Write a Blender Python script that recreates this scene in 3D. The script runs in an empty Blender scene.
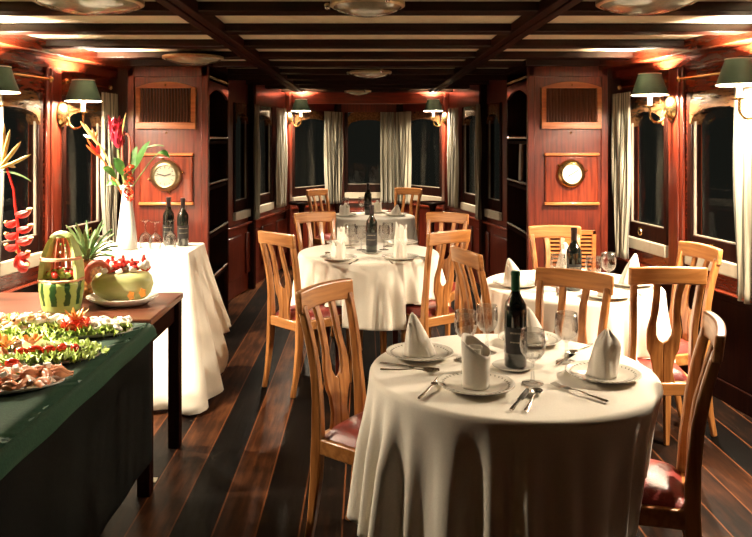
import bpy, bmesh, math, random
from mathutils import Vector, Matrix, Euler
random.seed(7)
PI = math.pi
sc = bpy.context.scene
COL = sc.collection
sin, cos = math.sin, math.cos

# ------------------------------------------------------------------ mesh builder
class MB:
    def __init__(s):
        s.v = []; s.f = []; s.uv = {}
    def add(s, vs, fs):
        o = len(s.v)
        s.v += [tuple(v) for v in vs]
        s.f += [tuple(i + o for i in f) for f in fs]
        return o
    def box(s, x0, x1, y0, y1, z0, z1):
        s.hexa([(x0,y0,z0),(x1,y0,z0),(x1,y1,z0),(x0,y1,z0),(x0,y0,z1),(x1,y0,z1),(x1,y1,z1),(x0,y1,z1)])
        return s
    def hexa(s, p):
        s.add(p, [(0,3,2,1),(4,5,6,7),(0,1,5,4),(1,2,6,5),(2,3,7,6),(3,0,4,7)])
        return s
    def obox(s, c, hx, hy, hz, rot=(0,0,0)):
        m = Euler(rot).to_matrix(); c = Vector(c)
        s.hexa([c + m @ Vector((a*hx,b*hy,d*hz)) for d in (-1,1) for a,b in ((-1,-1),(1,-1),(1,1),(-1,1))])
        return s
    def grid(s, rows, closed_u=False, closed_v=False, uvs=None):
        n = len(rows); m = len(rows[0]); o = len(s.v)
        for r in rows: s.v += [tuple(p) for p in r]
        for i in range(n if closed_v else n-1):
            for j in range(m if closed_u else m-1):
                i2 = (i+1) % n; j2 = (j+1) % m
                fi = len(s.f)
                s.f.append((o+i*m+j, o+i*m+j2, o+i2*m+j2, o+i2*m+j))
                if uvs:
                    ua, ub = j/(m-1), (j+1)/(m-1); va, vb = i/(n-1), (i+1)/(n-1)
                    s.uv[fi] = [(ua,va),(ub,va),(ub,vb),(ua,vb)]
        return o, n, m
    def lathe(s, prof, c=(0,0,0), n=24, sx=1, sy=1, m=None, cap0=True, cap1=True):
        rows = []
        for r, z in prof:
            row = []
            for k in range(n):
                a = 2*PI*k/n
                p = Vector((r*cos(a)*sx, r*sin(a)*sy, z))
                if m is not None: p = m @ p
                row.append(p + Vector(c))
            rows.append(row)
        o, nn, mm = s.grid(rows, closed_u=True)
        if cap0 and prof[0][0] > 1e-5: s.f.append(tuple(o + k for k in reversed(range(n))))
        if cap1 and prof[-1][0] > 1e-5: s.f.append(tuple(o + (nn-1)*n + k for k in range(n)))
        return s
    def ell(s, c, r, n=14, rot=None):
        if not hasattr(r, '__len__'): r = (r,r,r)
        m = Euler(rot).to_matrix() if rot else None
        k = max(5, n//2)
        rows = []
        for i in range(k+1):
            t = PI*i/k
            row = []
            for j in range(n):
                a = 2*PI*j/n
                p = Vector((r[0]*max(sin(t),1e-4)*cos(a), r[1]*max(sin(t),1e-4)*sin(a), -r[2]*cos(t)))
                if m: p = m @ p
                row.append(p + Vector(c))
            rows.append(row)
        s.grid(rows, closed_u=True)
        return s
    def tube(s, pts, r, n=8, flat=1.0, cap=True):
        pts = [Vector(p) for p in pts]
        if not hasattr(r, '__len__'): r = [r]*len(pts)
        rows = []
        d0 = (pts[1]-pts[0]).normalized()
        up = Vector((0,0,1)) if abs(d0.z) < .9 else Vector((1,0,0))
        x = d0.cross(up).normalized()
        for i, p in enumerate(pts):
            d = (pts[min(i+1,len(pts)-1)] - pts[max(i-1,0)]).normalized()
            x = (x - d*x.dot(d)).normalized(); y = d.cross(x)
            rows.append([p + x*(r[i]*cos(2*PI*k/n)) + y*(r[i]*flat*sin(2*PI*k/n)) for k in range(n)])
        o, nn, mm = s.grid(rows, closed_u=True)
        if cap:
            s.f.append(tuple(o+k for k in reversed(range(n)))); s.f.append(tuple(o+(nn-1)*n+k for k in range(n)))
        return s
    def sweep(s, pts, w, d, ax=(1,0,0)):
        """rectangular section along pts; w along ax, d across"""
        ax = Vector(ax); rows = []
        for i, p in enumerate(pts):
            p = Vector(p)
            t = (Vector(pts[min(i+1,len(pts)-1)]) - Vector(pts[max(i-1,0)])).normalized()
            b = t.cross(ax).normalized(); a = b.cross(t).normalized()
            wi = w[i] if hasattr(w,'__len__') else w; di = d[i] if hasattr(d,'__len__') else d
            rows.append([p+a*wi/2+b*di/2, p-a*wi/2+b*di/2, p-a*wi/2-b*di/2, p+a*wi/2-b*di/2])
        o, n, m = s.grid(rows, closed_u=True)
        s.f.append((o+3,o+2,o+1,o)); e = o+(n-1)*4; s.f.append((e,e+1,e+2,e+3))
        return s
    def strip(s, rows):
        """rows: list of 4-tuples of points (closed section) -> solid"""
        o, n, m = s.grid(rows, closed_u=True)
        s.f.append(tuple(o+k for k in reversed(range(m)))); e = o+(n-1)*m; s.f.append(tuple(e+k for k in range(m)))
        return s
    def prism(s, poly, z0, z1):
        n = len(poly)
        o = s.add([(x,y,z0) for x,y in poly] + [(x,y,z1) for x,y in poly], [])
        s.f.append(tuple(o+k for k in reversed(range(n)))); s.f.append(tuple(o+n+k for k in range(n)))
        for k in range(n):
            s.f.append((o+k, o+(k+1)%n, o+n+(k+1)%n, o+n+k))
        return s
    def xf(s, m):
        s.v = [tuple(m @ Vector(v)) for v in s.v]; return s
    def build(s, name, mat, parent=None, smooth=False, bevel=0, solid=0, sub=0, loc=None, fixn=True, seg=2):
        me = bpy.data.meshes.new(name)
        me.from_pydata(s.v, [], s.f); me.update()
        if s.uv:
            ul = me.uv_layers.new(name='UVMap')
            for p in me.polygons:
                u = s.uv.get(p.index)
                if u:
                    for li, uvc in zip(p.loop_indices, u): ul.data[li].uv = uvc
        if fixn:
            bm = bmesh.new(); bm.from_mesh(me)
            bmesh.ops.recalc_face_normals(bm, faces=bm.faces[:]); bm.to_mesh(me); bm.free()
        o = bpy.data.objects.new(name, me); COL.objects.link(o)
        if mat: me.materials.append(mat)
        if smooth:
            for p in me.polygons: p.use_smooth = True
            if smooth != 'all':
                try: me.set_sharp_from_angle(angle=math.radians(40))
                except Exception: pass
        if solid:
            q = o.modifiers.new('s','SOLIDIFY'); q.thickness = solid; q.offset = 0
        if bevel:
            q = o.modifiers.new('b','BEVEL'); q.width = bevel; q.segments = seg; q.limit_method = 'ANGLE'; q.angle_limit = math.radians(40)
            for p in me.polygons: p.use_smooth = True
            try: me.set_sharp_from_angle(angle=math.radians(40))
            except Exception: pass
        if sub:
            q = o.modifiers.new('u','SUBSURF'); q.levels = sub; q.render_levels = sub
        if parent: o.parent = parent
        if loc: o.location = loc
        return o

def thing(name, label, cat, loc=(0,0,0), rz=0, group=None):
    o = bpy.data.objects.new(name, None); COL.objects.link(o)
    o.empty_display_size = .1
    o.location = loc; o.rotation_euler = (0,0,rz)
    return tag(o, label, cat, group)
def tag(o, label, cat, group=None, kind=None):
    if label: o['label'] = label
    if cat: o['category'] = cat
    if group: o['group'] = group
    if kind: o['kind'] = kind
    return o
def struct(o, label=None):
    o['kind'] = 'structure'
    if label: o['label'] = label
    return o
def copy_tree(o, parent=None):
    c = o.copy(); COL.objects.link(c)
    if parent is not None: c.parent = parent
    for ch in list(o.children): copy_tree(ch, c)
    return c
def put(proto, first, loc, rz=0, label=None, group=None, rot=None, scale=None):
    """first use moves the prototype itself, later uses copy it with its parts"""
    o = proto if first else copy_tree(proto)
    o.location = loc
    o.rotation_euler = rot if rot else (0,0,rz)
    if scale: o.scale = scale if hasattr(scale,'__len__') else (scale,)*3
    if label: o['label'] = label
    if group: o['group'] = group
    elif 'group' in o.keys(): del o['group']
    return o
class Proto:
    def __init__(s, o): s.o = o; s.first = True
    def __call__(s, *a, **k):
        r = put(s.o, s.first, *a, **k); s.first = False; return r

# ------------------------------------------------------------------ materials
MATS = {}
def new_mat(name):
    m = bpy.data.materials.new(name); m.use_nodes = True
    MATS[name] = m
    return m, m.node_tree.nodes, m.node_tree.links, m.node_tree.nodes['Principled BSDF']
def setp(b, **k):
    names = dict(rough='Roughness', metal='Metallic', spec='Specular IOR Level', coat='Coat Weight', coatr='Coat Roughness', sheen='Sheen Weight', sss='Subsurface Weight', trans='Transmission Weight', ior='IOR')
    for a, v in k.items():
        b.inputs[names[a]].default_value = v
def noise_col(nt, b, c1, c2, scale=(1,1,1), nscale=5, detail=4, lo=.35, hi=.65, coord='Object', bump=0, distort=0):
    N, L = nt.nodes, nt.links
    tc = N.new('ShaderNodeTexCoord'); mp = N.new('ShaderNodeMapping'); mp.inputs['Scale'].default_value = scale
    L.new(tc.outputs[coord], mp.inputs[0])
    nz = N.new('ShaderNodeTexNoise'); nz.inputs['Scale'].default_value = nscale; nz.inputs['Detail'].default_value = detail; nz.inputs['Distortion'].default_value = distort
    L.new(mp.outputs[0], nz.inputs['Vector'])
    cr = N.new('ShaderNodeValToRGB')
    cr.color_ramp.elements[0].position = lo; cr.color_ramp.elements[0].color = (*c1,1)
    cr.color_ramp.elements[1].position = hi; cr.color_ramp.elements[1].color = (*c2,1)
    L.new(nz.outputs[0], cr.inputs[0]); L.new(cr.outputs[0], b.inputs['Base Color'])
    if bump:
        bp = N.new('ShaderNodeBump'); bp.inputs['Strength'].default_value = bump; bp.inputs['Distance'].default_value = .01
        L.new(nz.outputs[0], bp.inputs['Height']); L.new(bp.outputs[0], b.inputs['Normal'])
    return cr, nz
def plain(name, c, **k):
    m, N, L, b = new_mat(name); b.inputs['Base Color'].default_value = (*c,1)
    bump = k.pop('bump', 0); ns = k.pop('ns', 60); var = k.pop('var', .12)
    noise_col(m.node_tree, b, tuple(max(0,x*(1-var)) for x in c), tuple(min(1,x*(1+var)) for x in c), nscale=ns, bump=bump)
    setp(b, **k); return m
def wood(name, c1, c2, axis='z', nscale=4, stretch=14, **k):
    m, N, L, b = new_mat(name)
    s = {'x':(1,stretch,stretch),'y':(stretch,1,stretch),'z':(stretch,stretch,1)}[axis]
    noise_col(m.node_tree, b, c1, c2, scale=s, nscale=nscale, detail=6, distort=.2)
    setp(b, **k); return m
def emit(name, c, st):
    m = bpy.data.materials.new(name); m.use_nodes = True; N = m.node_tree.nodes; L = m.node_tree.links
    N.remove(N['Principled BSDF']); e = N.new('ShaderNodeEmission'); e.inputs[0].default_value = (*c,1); e.inputs[1].default_value = st
    L.new(e.outputs[0], N['Material Output'].inputs[0]); MATS[name] = m; return m
def clear(name, tint=(1,1,1), power=2.4, extra=.02, rough=.02, gain=.9):
    m = bpy.data.materials.new(name); m.use_nodes = True; N = m.node_tree.nodes; L = m.node_tree.links
    N.remove(N['Principled BSDF'])
    t = N.new('ShaderNodeBsdfTransparent'); t.inputs[0].default_value = (*tint,1)
    g = N.new('ShaderNodeBsdfGlossy'); g.inputs['Roughness'].default_value = rough
    lw = N.new('ShaderNodeLayerWeight'); lw.inputs[0].default_value = .5
    pw = N.new('ShaderNodeMath'); pw.operation = 'POWER'; pw.inputs[1].default_value = power; L.new(lw.outputs['Facing'], pw.inputs[0])
    ad = N.new('ShaderNodeMath'); ad.operation = 'MULTIPLY_ADD'; ad.inputs[1].default_value = gain; ad.inputs[2].default_value = extra; ad.use_clamp = True
    L.new(pw.outputs[0], ad.inputs[0])
    mx = N.new('ShaderNodeMixShader'); L.new(ad.outputs[0], mx.inputs[0]); L.new(t.outputs[0], mx.inputs[1]); L.new(g.outputs[0], mx.inputs[2])
    L.new(mx.outputs[0], N['Material Output'].inputs[0]); MATS[name] = m; return m

MAHOG = wood('mahogany', (.048,.0055,.0026), (.108,.0145,.005), 'z', rough=.3, coat=.25, coatr=.12)
MAHOGX = wood('mahogany_cross', (.060,.0065,.003), (.125,.016,.006), 'x', rough=.28, coat=.5, coatr=.12)
MAHOGY = wood('mahogany_long', (.085,.011,.004), (.14,.021,.007), 'y', rough=.25, coat=.5, coatr=.1)
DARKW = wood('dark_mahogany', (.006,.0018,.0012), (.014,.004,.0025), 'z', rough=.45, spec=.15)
BEAMX = wood('beam_wood', (.007,.002,.0012), (.018,.0045,.0025), 'x', rough=.4, spec=.2)
BEAMY = wood('beam_wood_long', (.010,.0025,.0015), (.026,.006,.003), 'y', rough=.35, spec=.25, coat=.05, coatr=.1)
ORANGEW = wood('vent_frame_wood', (.30,.088,.022), (.46,.15,.04), 'x', rough=.3, coat=.4, coatr=.12)
OAK = wood('oak', (.20,.066,.014), (.45,.19,.055), 'z', nscale=3, stretch=16, rough=.32, coat=.35, coatr=.15)
OAKX = wood('oak_rail', (.27,.10,.024), (.46,.20,.06), 'x', nscale=3, stretch=16, rough=.32, coat=.35, coatr=.15)
BROWNW = wood('brown_table_wood', (.060,.016,.007), (.115,.034,.013), 'x', rough=.3, coat=.3, coatr=.15)
LEATHER = plain('red_leather', (.20,.022,.016), rough=.32, coat=.15, bump=.15, ns=140)
LINEN = plain('white_linen', (.78,.72,.60), rough=.85, sheen=.2, bump=.06, ns=220, var=.03)
NAPK = plain('napkin_linen', (.80,.74,.63), rough=.8, bump=.05, ns=200, var=.03)
CHINA = plain('white_china', (.80,.76,.66), rough=.12, coat=.4, var=.02)
BRASS = plain('brass', (.62,.42,.17), rough=.22, metal=1, var=.1)
BRASSD = plain('dull_brass', (.52,.42,.24), rough=.35, metal=1, var=.15)
STEEL = plain('steel', (.62,.60,.55), rough=.18, metal=1, var=.05)
CREAM = plain('ceiling_cream', (.62,.53,.36), rough=.55, var=.05, ns=12)
SILLW = plain('pale_sill', (.33,.285,.21), rough=.45, var=.06, ns=20)
BEAD = plain('bead_paint', (.24,.21,.16), rough=.5, var=.06, ns=20)
GREENSH = plain('green_shade', (.007,.018,.011), rough=.55, spec=.15, var=.1)
LINING = plain('shade_lining', (.85,.80,.66), rough=.7, var=.02)
CANDLE = plain('candle_sleeve', (.86,.80,.66), rough=.5, var=.02)
SHADECL = plain('shaded_green_cloth', (.004,.0045,.004), rough=.95, spec=.05, bump=.1, ns=150)  # near-black colour paints the shade on the side of the green cloth
GREENCL = plain('green_cloth', (.012,.040,.022), rough=.95, sheen=.08, spec=.1, bump=.1, ns=150, var=.15)
BOTTLE = plain('bottle_glass', (.006,.009,.007), rough=.07, coat=1, coatr=.03, var=.1)
CAPS = plain('green_capsule', (.012,.075,.032), rough=.3, var=.1)
CAPSD = plain('dark_capsule', (.02,.012,.012), rough=.3, var=.1)
LABELM = plain('black_label', (.007,.006,.006), rough=.5, var=.1)
PRINT = plain('label_print', (.30,.26,.19), rough=.5, var=.1)
DIAL = plain('white_dial', (.80,.76,.66), rough=.4, var=.02)
DIALD = plain('grey_dial', (.26,.25,.18), rough=.4, var=.08)
INK = plain('dial_ink', (.03,.02,.02), rough=.5, var=.1)
BLACKG = plain('dark_grille', (.02,.009,.006), rough=.5, var=.2)
SLATM = wood('grille_slat', (.06,.018,.008), (.10,.032,.013), 'z', rough=.4)
GLASS = clear('wine_glass', (.985,.985,.985), 1.7, .11, .04)
PANE = clear('window_glass', (.92,.93,.92), 5, .018, .01, .55)
BULB = emit('bulb_glow', (1,.78,.48), 60)
DOMEG = plain('dome_glass', (.30,.27,.19), rough=.2, coat=.6, var=.1)
CERAM = plain('vase_ceramic', (.82,.80,.72), rough=.25, coat=.4, var=.02)

def curtain_mat(name='striped_curtain', rep=5):
    m, N, L, b = new_mat(name)
    tc = N.new('ShaderNodeTexCoord'); sp = N.new('ShaderNodeSeparateXYZ'); L.new(tc.outputs['UV'], sp.inputs[0])
    mu = N.new('ShaderNodeMath'); mu.operation='MULTIPLY'; mu.inputs[1].default_value = rep; L.new(sp.outputs[0], mu.inputs[0])
    fr = N.new('ShaderNodeMath'); fr.operation='FRACT'; L.new(mu.outputs[0], fr.inputs[0])
    cr = N.new('ShaderNodeValToRGB'); cr.color_ramp.interpolation='CONSTANT'
    e = cr.color_ramp.elements; e[0].position=0; e[0].color=(.25,.225,.16,1); e[1].position=.45; e[1].color=(.045,.042,.027,1)
    for p, c in ((.54,(.24,.215,.15)),(.66,(.055,.05,.033)),(.78,(.24,.215,.15)),(.90,(.06,.055,.036))):
        q = e.new(p); q.color=(*c,1)
    L.new(fr.outputs[0], cr.inputs[0])
    L.new(cr.outputs[0], b.inputs['Base Color'])
    nz = N.new('ShaderNodeTexNoise'); nz.inputs['Scale'].default_value=150; bp = N.new('ShaderNodeBump'); bp.inputs['Strength'].default_value=.1
    L.new(nz.outputs[0], bp.inputs['Height']); L.new(bp.outputs[0], b.inputs['Normal'])
    setp(b, rough=.85, sheen=.2); return m
CURT = curtain_mat(); CURTB = curtain_mat('wide_striped_curtain', 2.6)

def matte(m, fac, rough):
    """oiled wood: diffuse with a faint even sheen"""
    N = m.node_tree.nodes; L = m.node_tree.links; b = N['Principled BSDF']
    d = N.new('ShaderNodeBsdfDiffuse'); g = N.new('ShaderNodeBsdfGlossy'); g.inputs['Roughness'].default_value = rough
    L.new(b.inputs['Base Color'].links[0].from_socket, d.inputs[0])
    if b.inputs['Normal'].is_linked:
        for q in (d, g): L.new(b.inputs['Normal'].links[0].from_socket, q.inputs['Normal'])
    x = N.new('ShaderNodeMixShader'); x.inputs[0].default_value = fac; L.new(d.outputs[0], x.inputs[1]); L.new(g.outputs[0], x.inputs[2])
    L.new(x.outputs[0], N['Material Output'].inputs[0]); N.remove(b)
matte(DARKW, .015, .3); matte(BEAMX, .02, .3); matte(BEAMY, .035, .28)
def floor_mat():
    m, N, L, b = new_mat('plank_floor')
    tc = N.new('ShaderNodeTexCoord'); sp = N.new('ShaderNodeSeparateXYZ'); L.new(tc.outputs['Object'], sp.inputs[0])
    def math_(op, a, v):
        q = N.new('ShaderNodeMath'); q.operation = op
        if hasattr(a,'is_linked') or hasattr(a,'node'): L.new(a, q.inputs[0])
        else: q.inputs[0].default_value = a
        if v is not None:
            if hasattr(v,'node'): L.new(v, q.inputs[1])
            else: q.inputs[1].default_value = v
        return q.outputs[0]
    x = math_('DIVIDE', math_('ADD', sp.outputs[0], .418+.165*20), .165)
    idx = math_('FLOOR', x, None); fx = math_('FRACT', x, None)
    wn = N.new('ShaderNodeTexWhiteNoise'); wn.noise_dimensions='1D'; L.new(idx, wn.inputs['W'])
    mp = N.new('ShaderNodeMapping'); mp.inputs['Scale'].default_value=(16,1.6,1); L.new(tc.outputs['Object'], mp.inputs[0])
    nz = N.new('ShaderNodeTexNoise'); nz.inputs['Scale'].default_value=2.2; nz.inputs['Detail'].default_value=7; L.new(mp.outputs[0], nz.inputs['Vector'])
    n2 = N.new('ShaderNodeTexNoise'); n2.inputs['Scale'].default_value=2.3; n2.inputs['Detail'].default_value=5; L.new(tc.outputs['Object'], n2.inputs['Vector'])
    val = math_('ADD', math_('MULTIPLY', wn.outputs[0], .55), math_('ADD', math_('MULTIPLY', nz.outputs[0], .55), math_('MULTIPLY', n2.outputs[0], .68)))
    cr = N.new('ShaderNodeValToRGB'); e = cr.color_ramp.elements
    e[0].position=.48; e[0].color=(.002,.0014,.0011,1); e[1].position=1.0; e[1].color=(.095,.034,.012,1)
    q = e.new(.60); q.color=(.0055,.003,.002,1); q = e.new(.74); q.color=(.024,.0085,.0036,1)
    e[-1].position = .92
    val = math_('MULTIPLY', val, .7)
    L.new(val, cr.inputs[0])
    # pale caulked seams between the planks
    d = math_('ABSOLUTE', math_('SUBTRACT', fx, .5), None)
    seam = math_('GREATER_THAN', d, .479)
    mx = N.new('ShaderNodeMix'); mx.data_type='RGBA'; L.new(seam, mx.inputs[0]); L.new(cr.outputs[0], mx.inputs[6]); mx.inputs[7].default_value=(.085,.030,.011,1)
    L.new(mx.outputs[2], b.inputs['Base Color'])
    rr = N.new('ShaderNodeMapRange'); rr.inputs[3].default_value=.38; rr.inputs[4].default_value=.7; L.new(n2.outputs[0], rr.inputs[0]); L.new(rr.outputs[0], b.inputs['Roughness'])
    bp = N.new('ShaderNodeBump'); bp.inputs['Strength'].default_value=.15; bp.inputs['Distance'].default_value=.01; L.new(nz.outputs[0], bp.inputs['Height']); L.new(bp.outputs[0], b.inputs['Normal'])
    matte(m, .022, .32); return m
FLOORM = floor_mat()

def melon_mat():
    m, N, L, b = new_mat('watermelon_rind')
    tc = N.new('ShaderNodeTexCoord'); sp = N.new('ShaderNodeSeparateXYZ'); L.new(tc.outputs['Object'], sp.inputs[0])
    at = N.new('ShaderNodeMath'); at.operation='ARCTAN2'; L.new(sp.outputs[0], at.inputs[0]); L.new(sp.outputs[1], at.inputs[1])
    nz = N.new('ShaderNodeTexNoise'); nz.inputs['Scale'].default_value=28; L.new(tc.outputs['Object'], nz.inputs['Vector'])
    a = N.new('ShaderNodeMath'); a.operation='MULTIPLY_ADD'; a.inputs[1].default_value=10; L.new(at.outputs[0], a.inputs[0])
    n2 = N.new('ShaderNodeMath'); n2.operation='MULTIPLY'; n2.inputs[1].default_value=3.2; L.new(nz.outputs[0], n2.inputs[0]); L.new(n2.outputs[0], a.inputs[2])
    s = N.new('ShaderNodeMath'); s.operation='SINE'; L.new(a.outputs[0], s.inputs[0])
    cr = N.new('ShaderNodeValToRGB'); e=cr.color_ramp.elements
    e[0].position=.15; e[0].color=(.40,.50,.13,1); e[1].position=.5; e[1].color=(.018,.07,.014,1)
    L.new(s.outputs[0], cr.inputs[0])
    # pale scraped band near the foot
    z = N.new('ShaderNodeMath'); z.operation='LESS_THAN'; z.inputs[1].default_value=.03; L.new(sp.outputs[2], z.inputs[0])
    mx = N.new('ShaderNodeMix'); mx.data_type='RGBA'; L.new(z.outputs[0], mx.inputs[0]); L.new(cr.outputs[0], mx.inputs[6]); mx.inputs[7].default_value=(.42,.52,.16,1)
    L.new(mx.outputs[2], b.inputs['Base Color']); setp(b, rough=.3, coat=.2); return m
RIND = melon_mat()
RINDP = plain('pale_rind', (.46,.56,.20), rough=.4, var=.12, ns=30)
FLESH = plain('melon_flesh', (.66,.17,.10), rough=.65, var=.2, ns=30)
FLESHP = plain('melon_flesh_pale', (.74,.36,.22), rough=.65, var=.2, ns=40)
REDF = plain('red_fruit', (.55,.03,.02), rough=.25, coat=.3, var=.3, ns=60)
GREENF = plain('green_fruit', (.30,.42,.08), rough=.3, coat=.3, var=.2, ns=60)
WHITEF = plain('white_fruit', (.92,.86,.72), rough=.4, var=.08, ns=60)
ORANGEF = plain('orange_fruit', (.75,.30,.05), rough=.35, var=.15, ns=60)
SHRIMP = plain('shrimp_orange', (.86,.42,.22), rough=.4, var=.35, ns=60)
CREAMF = plain('cream_topping', (.80,.70,.45), rough=.4, var=.25, ns=60)
SALMON = plain('salmon_pink', (.95,.33,.16), rough=.4, var=.35, ns=45)
PALEPINK = plain('pale_pink', (.96,.70,.54), rough=.4, var=.2, ns=60)
TOMATO = plain('tomato_red', (.62,.045,.018), rough=.2, coat=.3, var=.15, ns=40)
CUKE = plain('cucumber', (.55,.62,.30), rough=.35, var=.2, ns=60)
LETT = plain('lettuce', (.50,.64,.15), rough=.45, var=.5, ns=45)
HELIR = plain('heliconia_red', (.50,.014,.010), rough=.35, var=.25, ns=40)
HELIY = plain('heliconia_yellow', (.86,.62,.22), rough=.4, var=.15, ns=40)
HELIO = plain('heliconia_orange', (.70,.14,.03), rough=.4, var=.25, ns=40)
GINGER = plain('ginger_pink', (.66,.03,.07), rough=.35, var=.2, ns=60)
PINKST = plain('pink_stem', (.66,.20,.14), rough=.4, var=.1)
STEMG = plain('stem_green', (.12,.22,.05), rough=.45, var=.2)
LEAFG = plain('leaf_green', (.05,.16,.03), rough=.35, coat=.2, var=.35, ns=20)
LEAFB = plain('leaf_grey_green', (.16,.26,.10), rough=.4, var=.3, ns=30)
PINEB = plain('pineapple_skin', (.26,.12,.03), rough=.5, var=.5, ns=60, bump=.5)
SQUASH = wood('papaya_skin', (.48,.52,.17), (.78,.76,.40), 'x', nscale=3, stretch=5, rough=.35, coat=.2)
PAPER = plain('pale_paper', (.55,.52,.38), rough=.6, var=.05)
EXPO = 0.0
# ------------------------------------------------------------------ setting
class Wall:
    def __init__(s, p0, p1, inward):
        s.p0 = Vector((*p0,0)); d = Vector((*p1,0)) - s.p0; s.len = d.length; s.d = d.normalized()
        n = Vector((-s.d.y, s.d.x, 0)); s.n = n if n.dot(Vector((*inward,0))) > 0 else -n
    def pt(s, u, o, z):
        p = s.p0 + s.d*u + s.n*o; return Vector((p.x, p.y, z))
    def uY(s, Y): return (Y - s.p0.y)/s.d.y
    def box(s, mb, u0, u1, z0, z1, o0, o1):
        mb.hexa([s.pt(u0,o0,z0),s.pt(u1,o0,z0),s.pt(u1,o1,z0),s.pt(u0,o1,z0),s.pt(u0,o0,z1),s.pt(u1,o0,z1),s.pt(u1,o1,z1),s.pt(u0,o1,z1)])
def hull(side, Y): return side*(2.684-.14*Y)
def inner(side, Y): return side*(1.33-.175*(Y-6.73)) + (.05 if side>0 else 0)
CEIL = 2.10
NEAR = {s: Wall((hull(s,-1.2),-1.2),(hull(s,5.62),5.62),(-s,0)) for s in (-1,1)}
INN = {s: Wall((inner(s,6.4),6.4),(inner(s,9.0),9.0),(-s,0)) for s in (-1,1)}
BOWL = Wall((inner(-1,9.0),9.0),(-.36,9.9),(1,-1)); BOWR = Wall((inner(1,9.0),9.0),(.46,9.9),(-1,-1)); BOWC = Wall((-.36,9.9),(.46,9.9),(0,-1))

m = MB(); m.box(-2.95,2.95,-1.3,10.2,-.06,0); struct(m.build('floor', FLOORM))
m = MB(); m.box(-2.95,2.95,-1.3,10.2,CEIL,CEIL+.05); struct(m.build('ceiling', CREAM))
m = MB(); m.box(-2.95,2.95,-1.36,-1.28,0,CEIL); struct(m.build('wall_back', MAHOG))
TR = [0]
def trim(mb, mat, bevel=.006):
    TR[0] += 1; return struct(mb.build('trim_%d' % TR[0], mat, bevel=bevel))

def window(num, W, u0, u1, crown=1.70, top=1.80, far='hi', rod=True, sill=.73, latch=True):
    """framed window with an arched head between u0 and u1 of a wall"""
    root = bpy.data.objects.new('window_%d' % num, None); COL.objects.link(root); struct(root)
    w = u1-u0; jw = .045
    f = MB()
    W.box(f, u0, u0+jw, sill+.08, top, -.06, .012); W.box(f, u1-jw, u1, sill+.08, top, -.06, .012)
    W.box(f, u0+jw, u1-jw, sill+.08, sill+.185, -.06, .006)
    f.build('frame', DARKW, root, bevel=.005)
    h = MB(); rows = []
    for k in range(15):
        t = k/14; u = u0+jw + (w-2*jw)*t
        zb = crown - .05*(2*t-1)**2 - (.05*max(0,(abs(2*t-1)-.8)/.2)**2)
        rows.append([W.pt(u,-.06,zb), W.pt(u,.02,zb), W.pt(u,.02,min(top,zb+.13)), W.pt(u,-.06,min(top,zb+.13))])
    h.strip(rows); h.build('arched_head', ARCHW, root, smooth=True)
    s = MB(); W.box(s, u0, u1, sill, sill+.08, -.06, .03); s.build('sill', SILLW, root, bevel=.006)
    j = MB()
    for uu in ((u1-jw-.014,) if far=='hi' else (u0+jw,)) : W.box(j, uu, uu+.011, sill+.185, crown-.04, -.018, -.004)
    W.box(j, u0+jw, u1-jw, sill+.185, sill+.192, -.018, -.004)
    j.build('inner_bead', BEAD, root)
    g = MB(); W.box(g, u0+jw, u1-jw, sill+.18, crown+.02, -.04, -.034); g.build('pane', PANE, root)
    if latch:
        q = MB(); c = W.pt((u0+u1)/2+.06, .02, sill+.13)
        q.tube([c + W.d*(.022*cos(a)) + Vector((0,0,.022*sin(a))) for a in [2*PI*k/12 for k in range(13)]], .005, 6, cap=False)
        W.box(q, (u0+u1)/2+.045, (u0+u1)/2+.075, sill+.145, sill+.16, .004, .024)
        q.build('latch', BRASS, root, smooth=True)
    if rod:
        q = MB(); q.tube([W.pt(u0-.02,.05,1.885), W.pt(u1+.02,.05,1.885)], .008, 8)
        for uu in (u0-.02, u1+.02): q.ell(W.pt(uu,.05,1.885), .02, 10); q.tube([W.pt(uu,0,1.885), W.pt(uu,.05,1.885)], .008, 8)
        o = q.build('curtain_rod', BRASS, root, smooth=True)
    return root
ARCHW = wood('arched_head_wood', (.07,.028,.010), (.17,.085,.035), 'y', rough=.18, coat=.7, coatr=.06)

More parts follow.
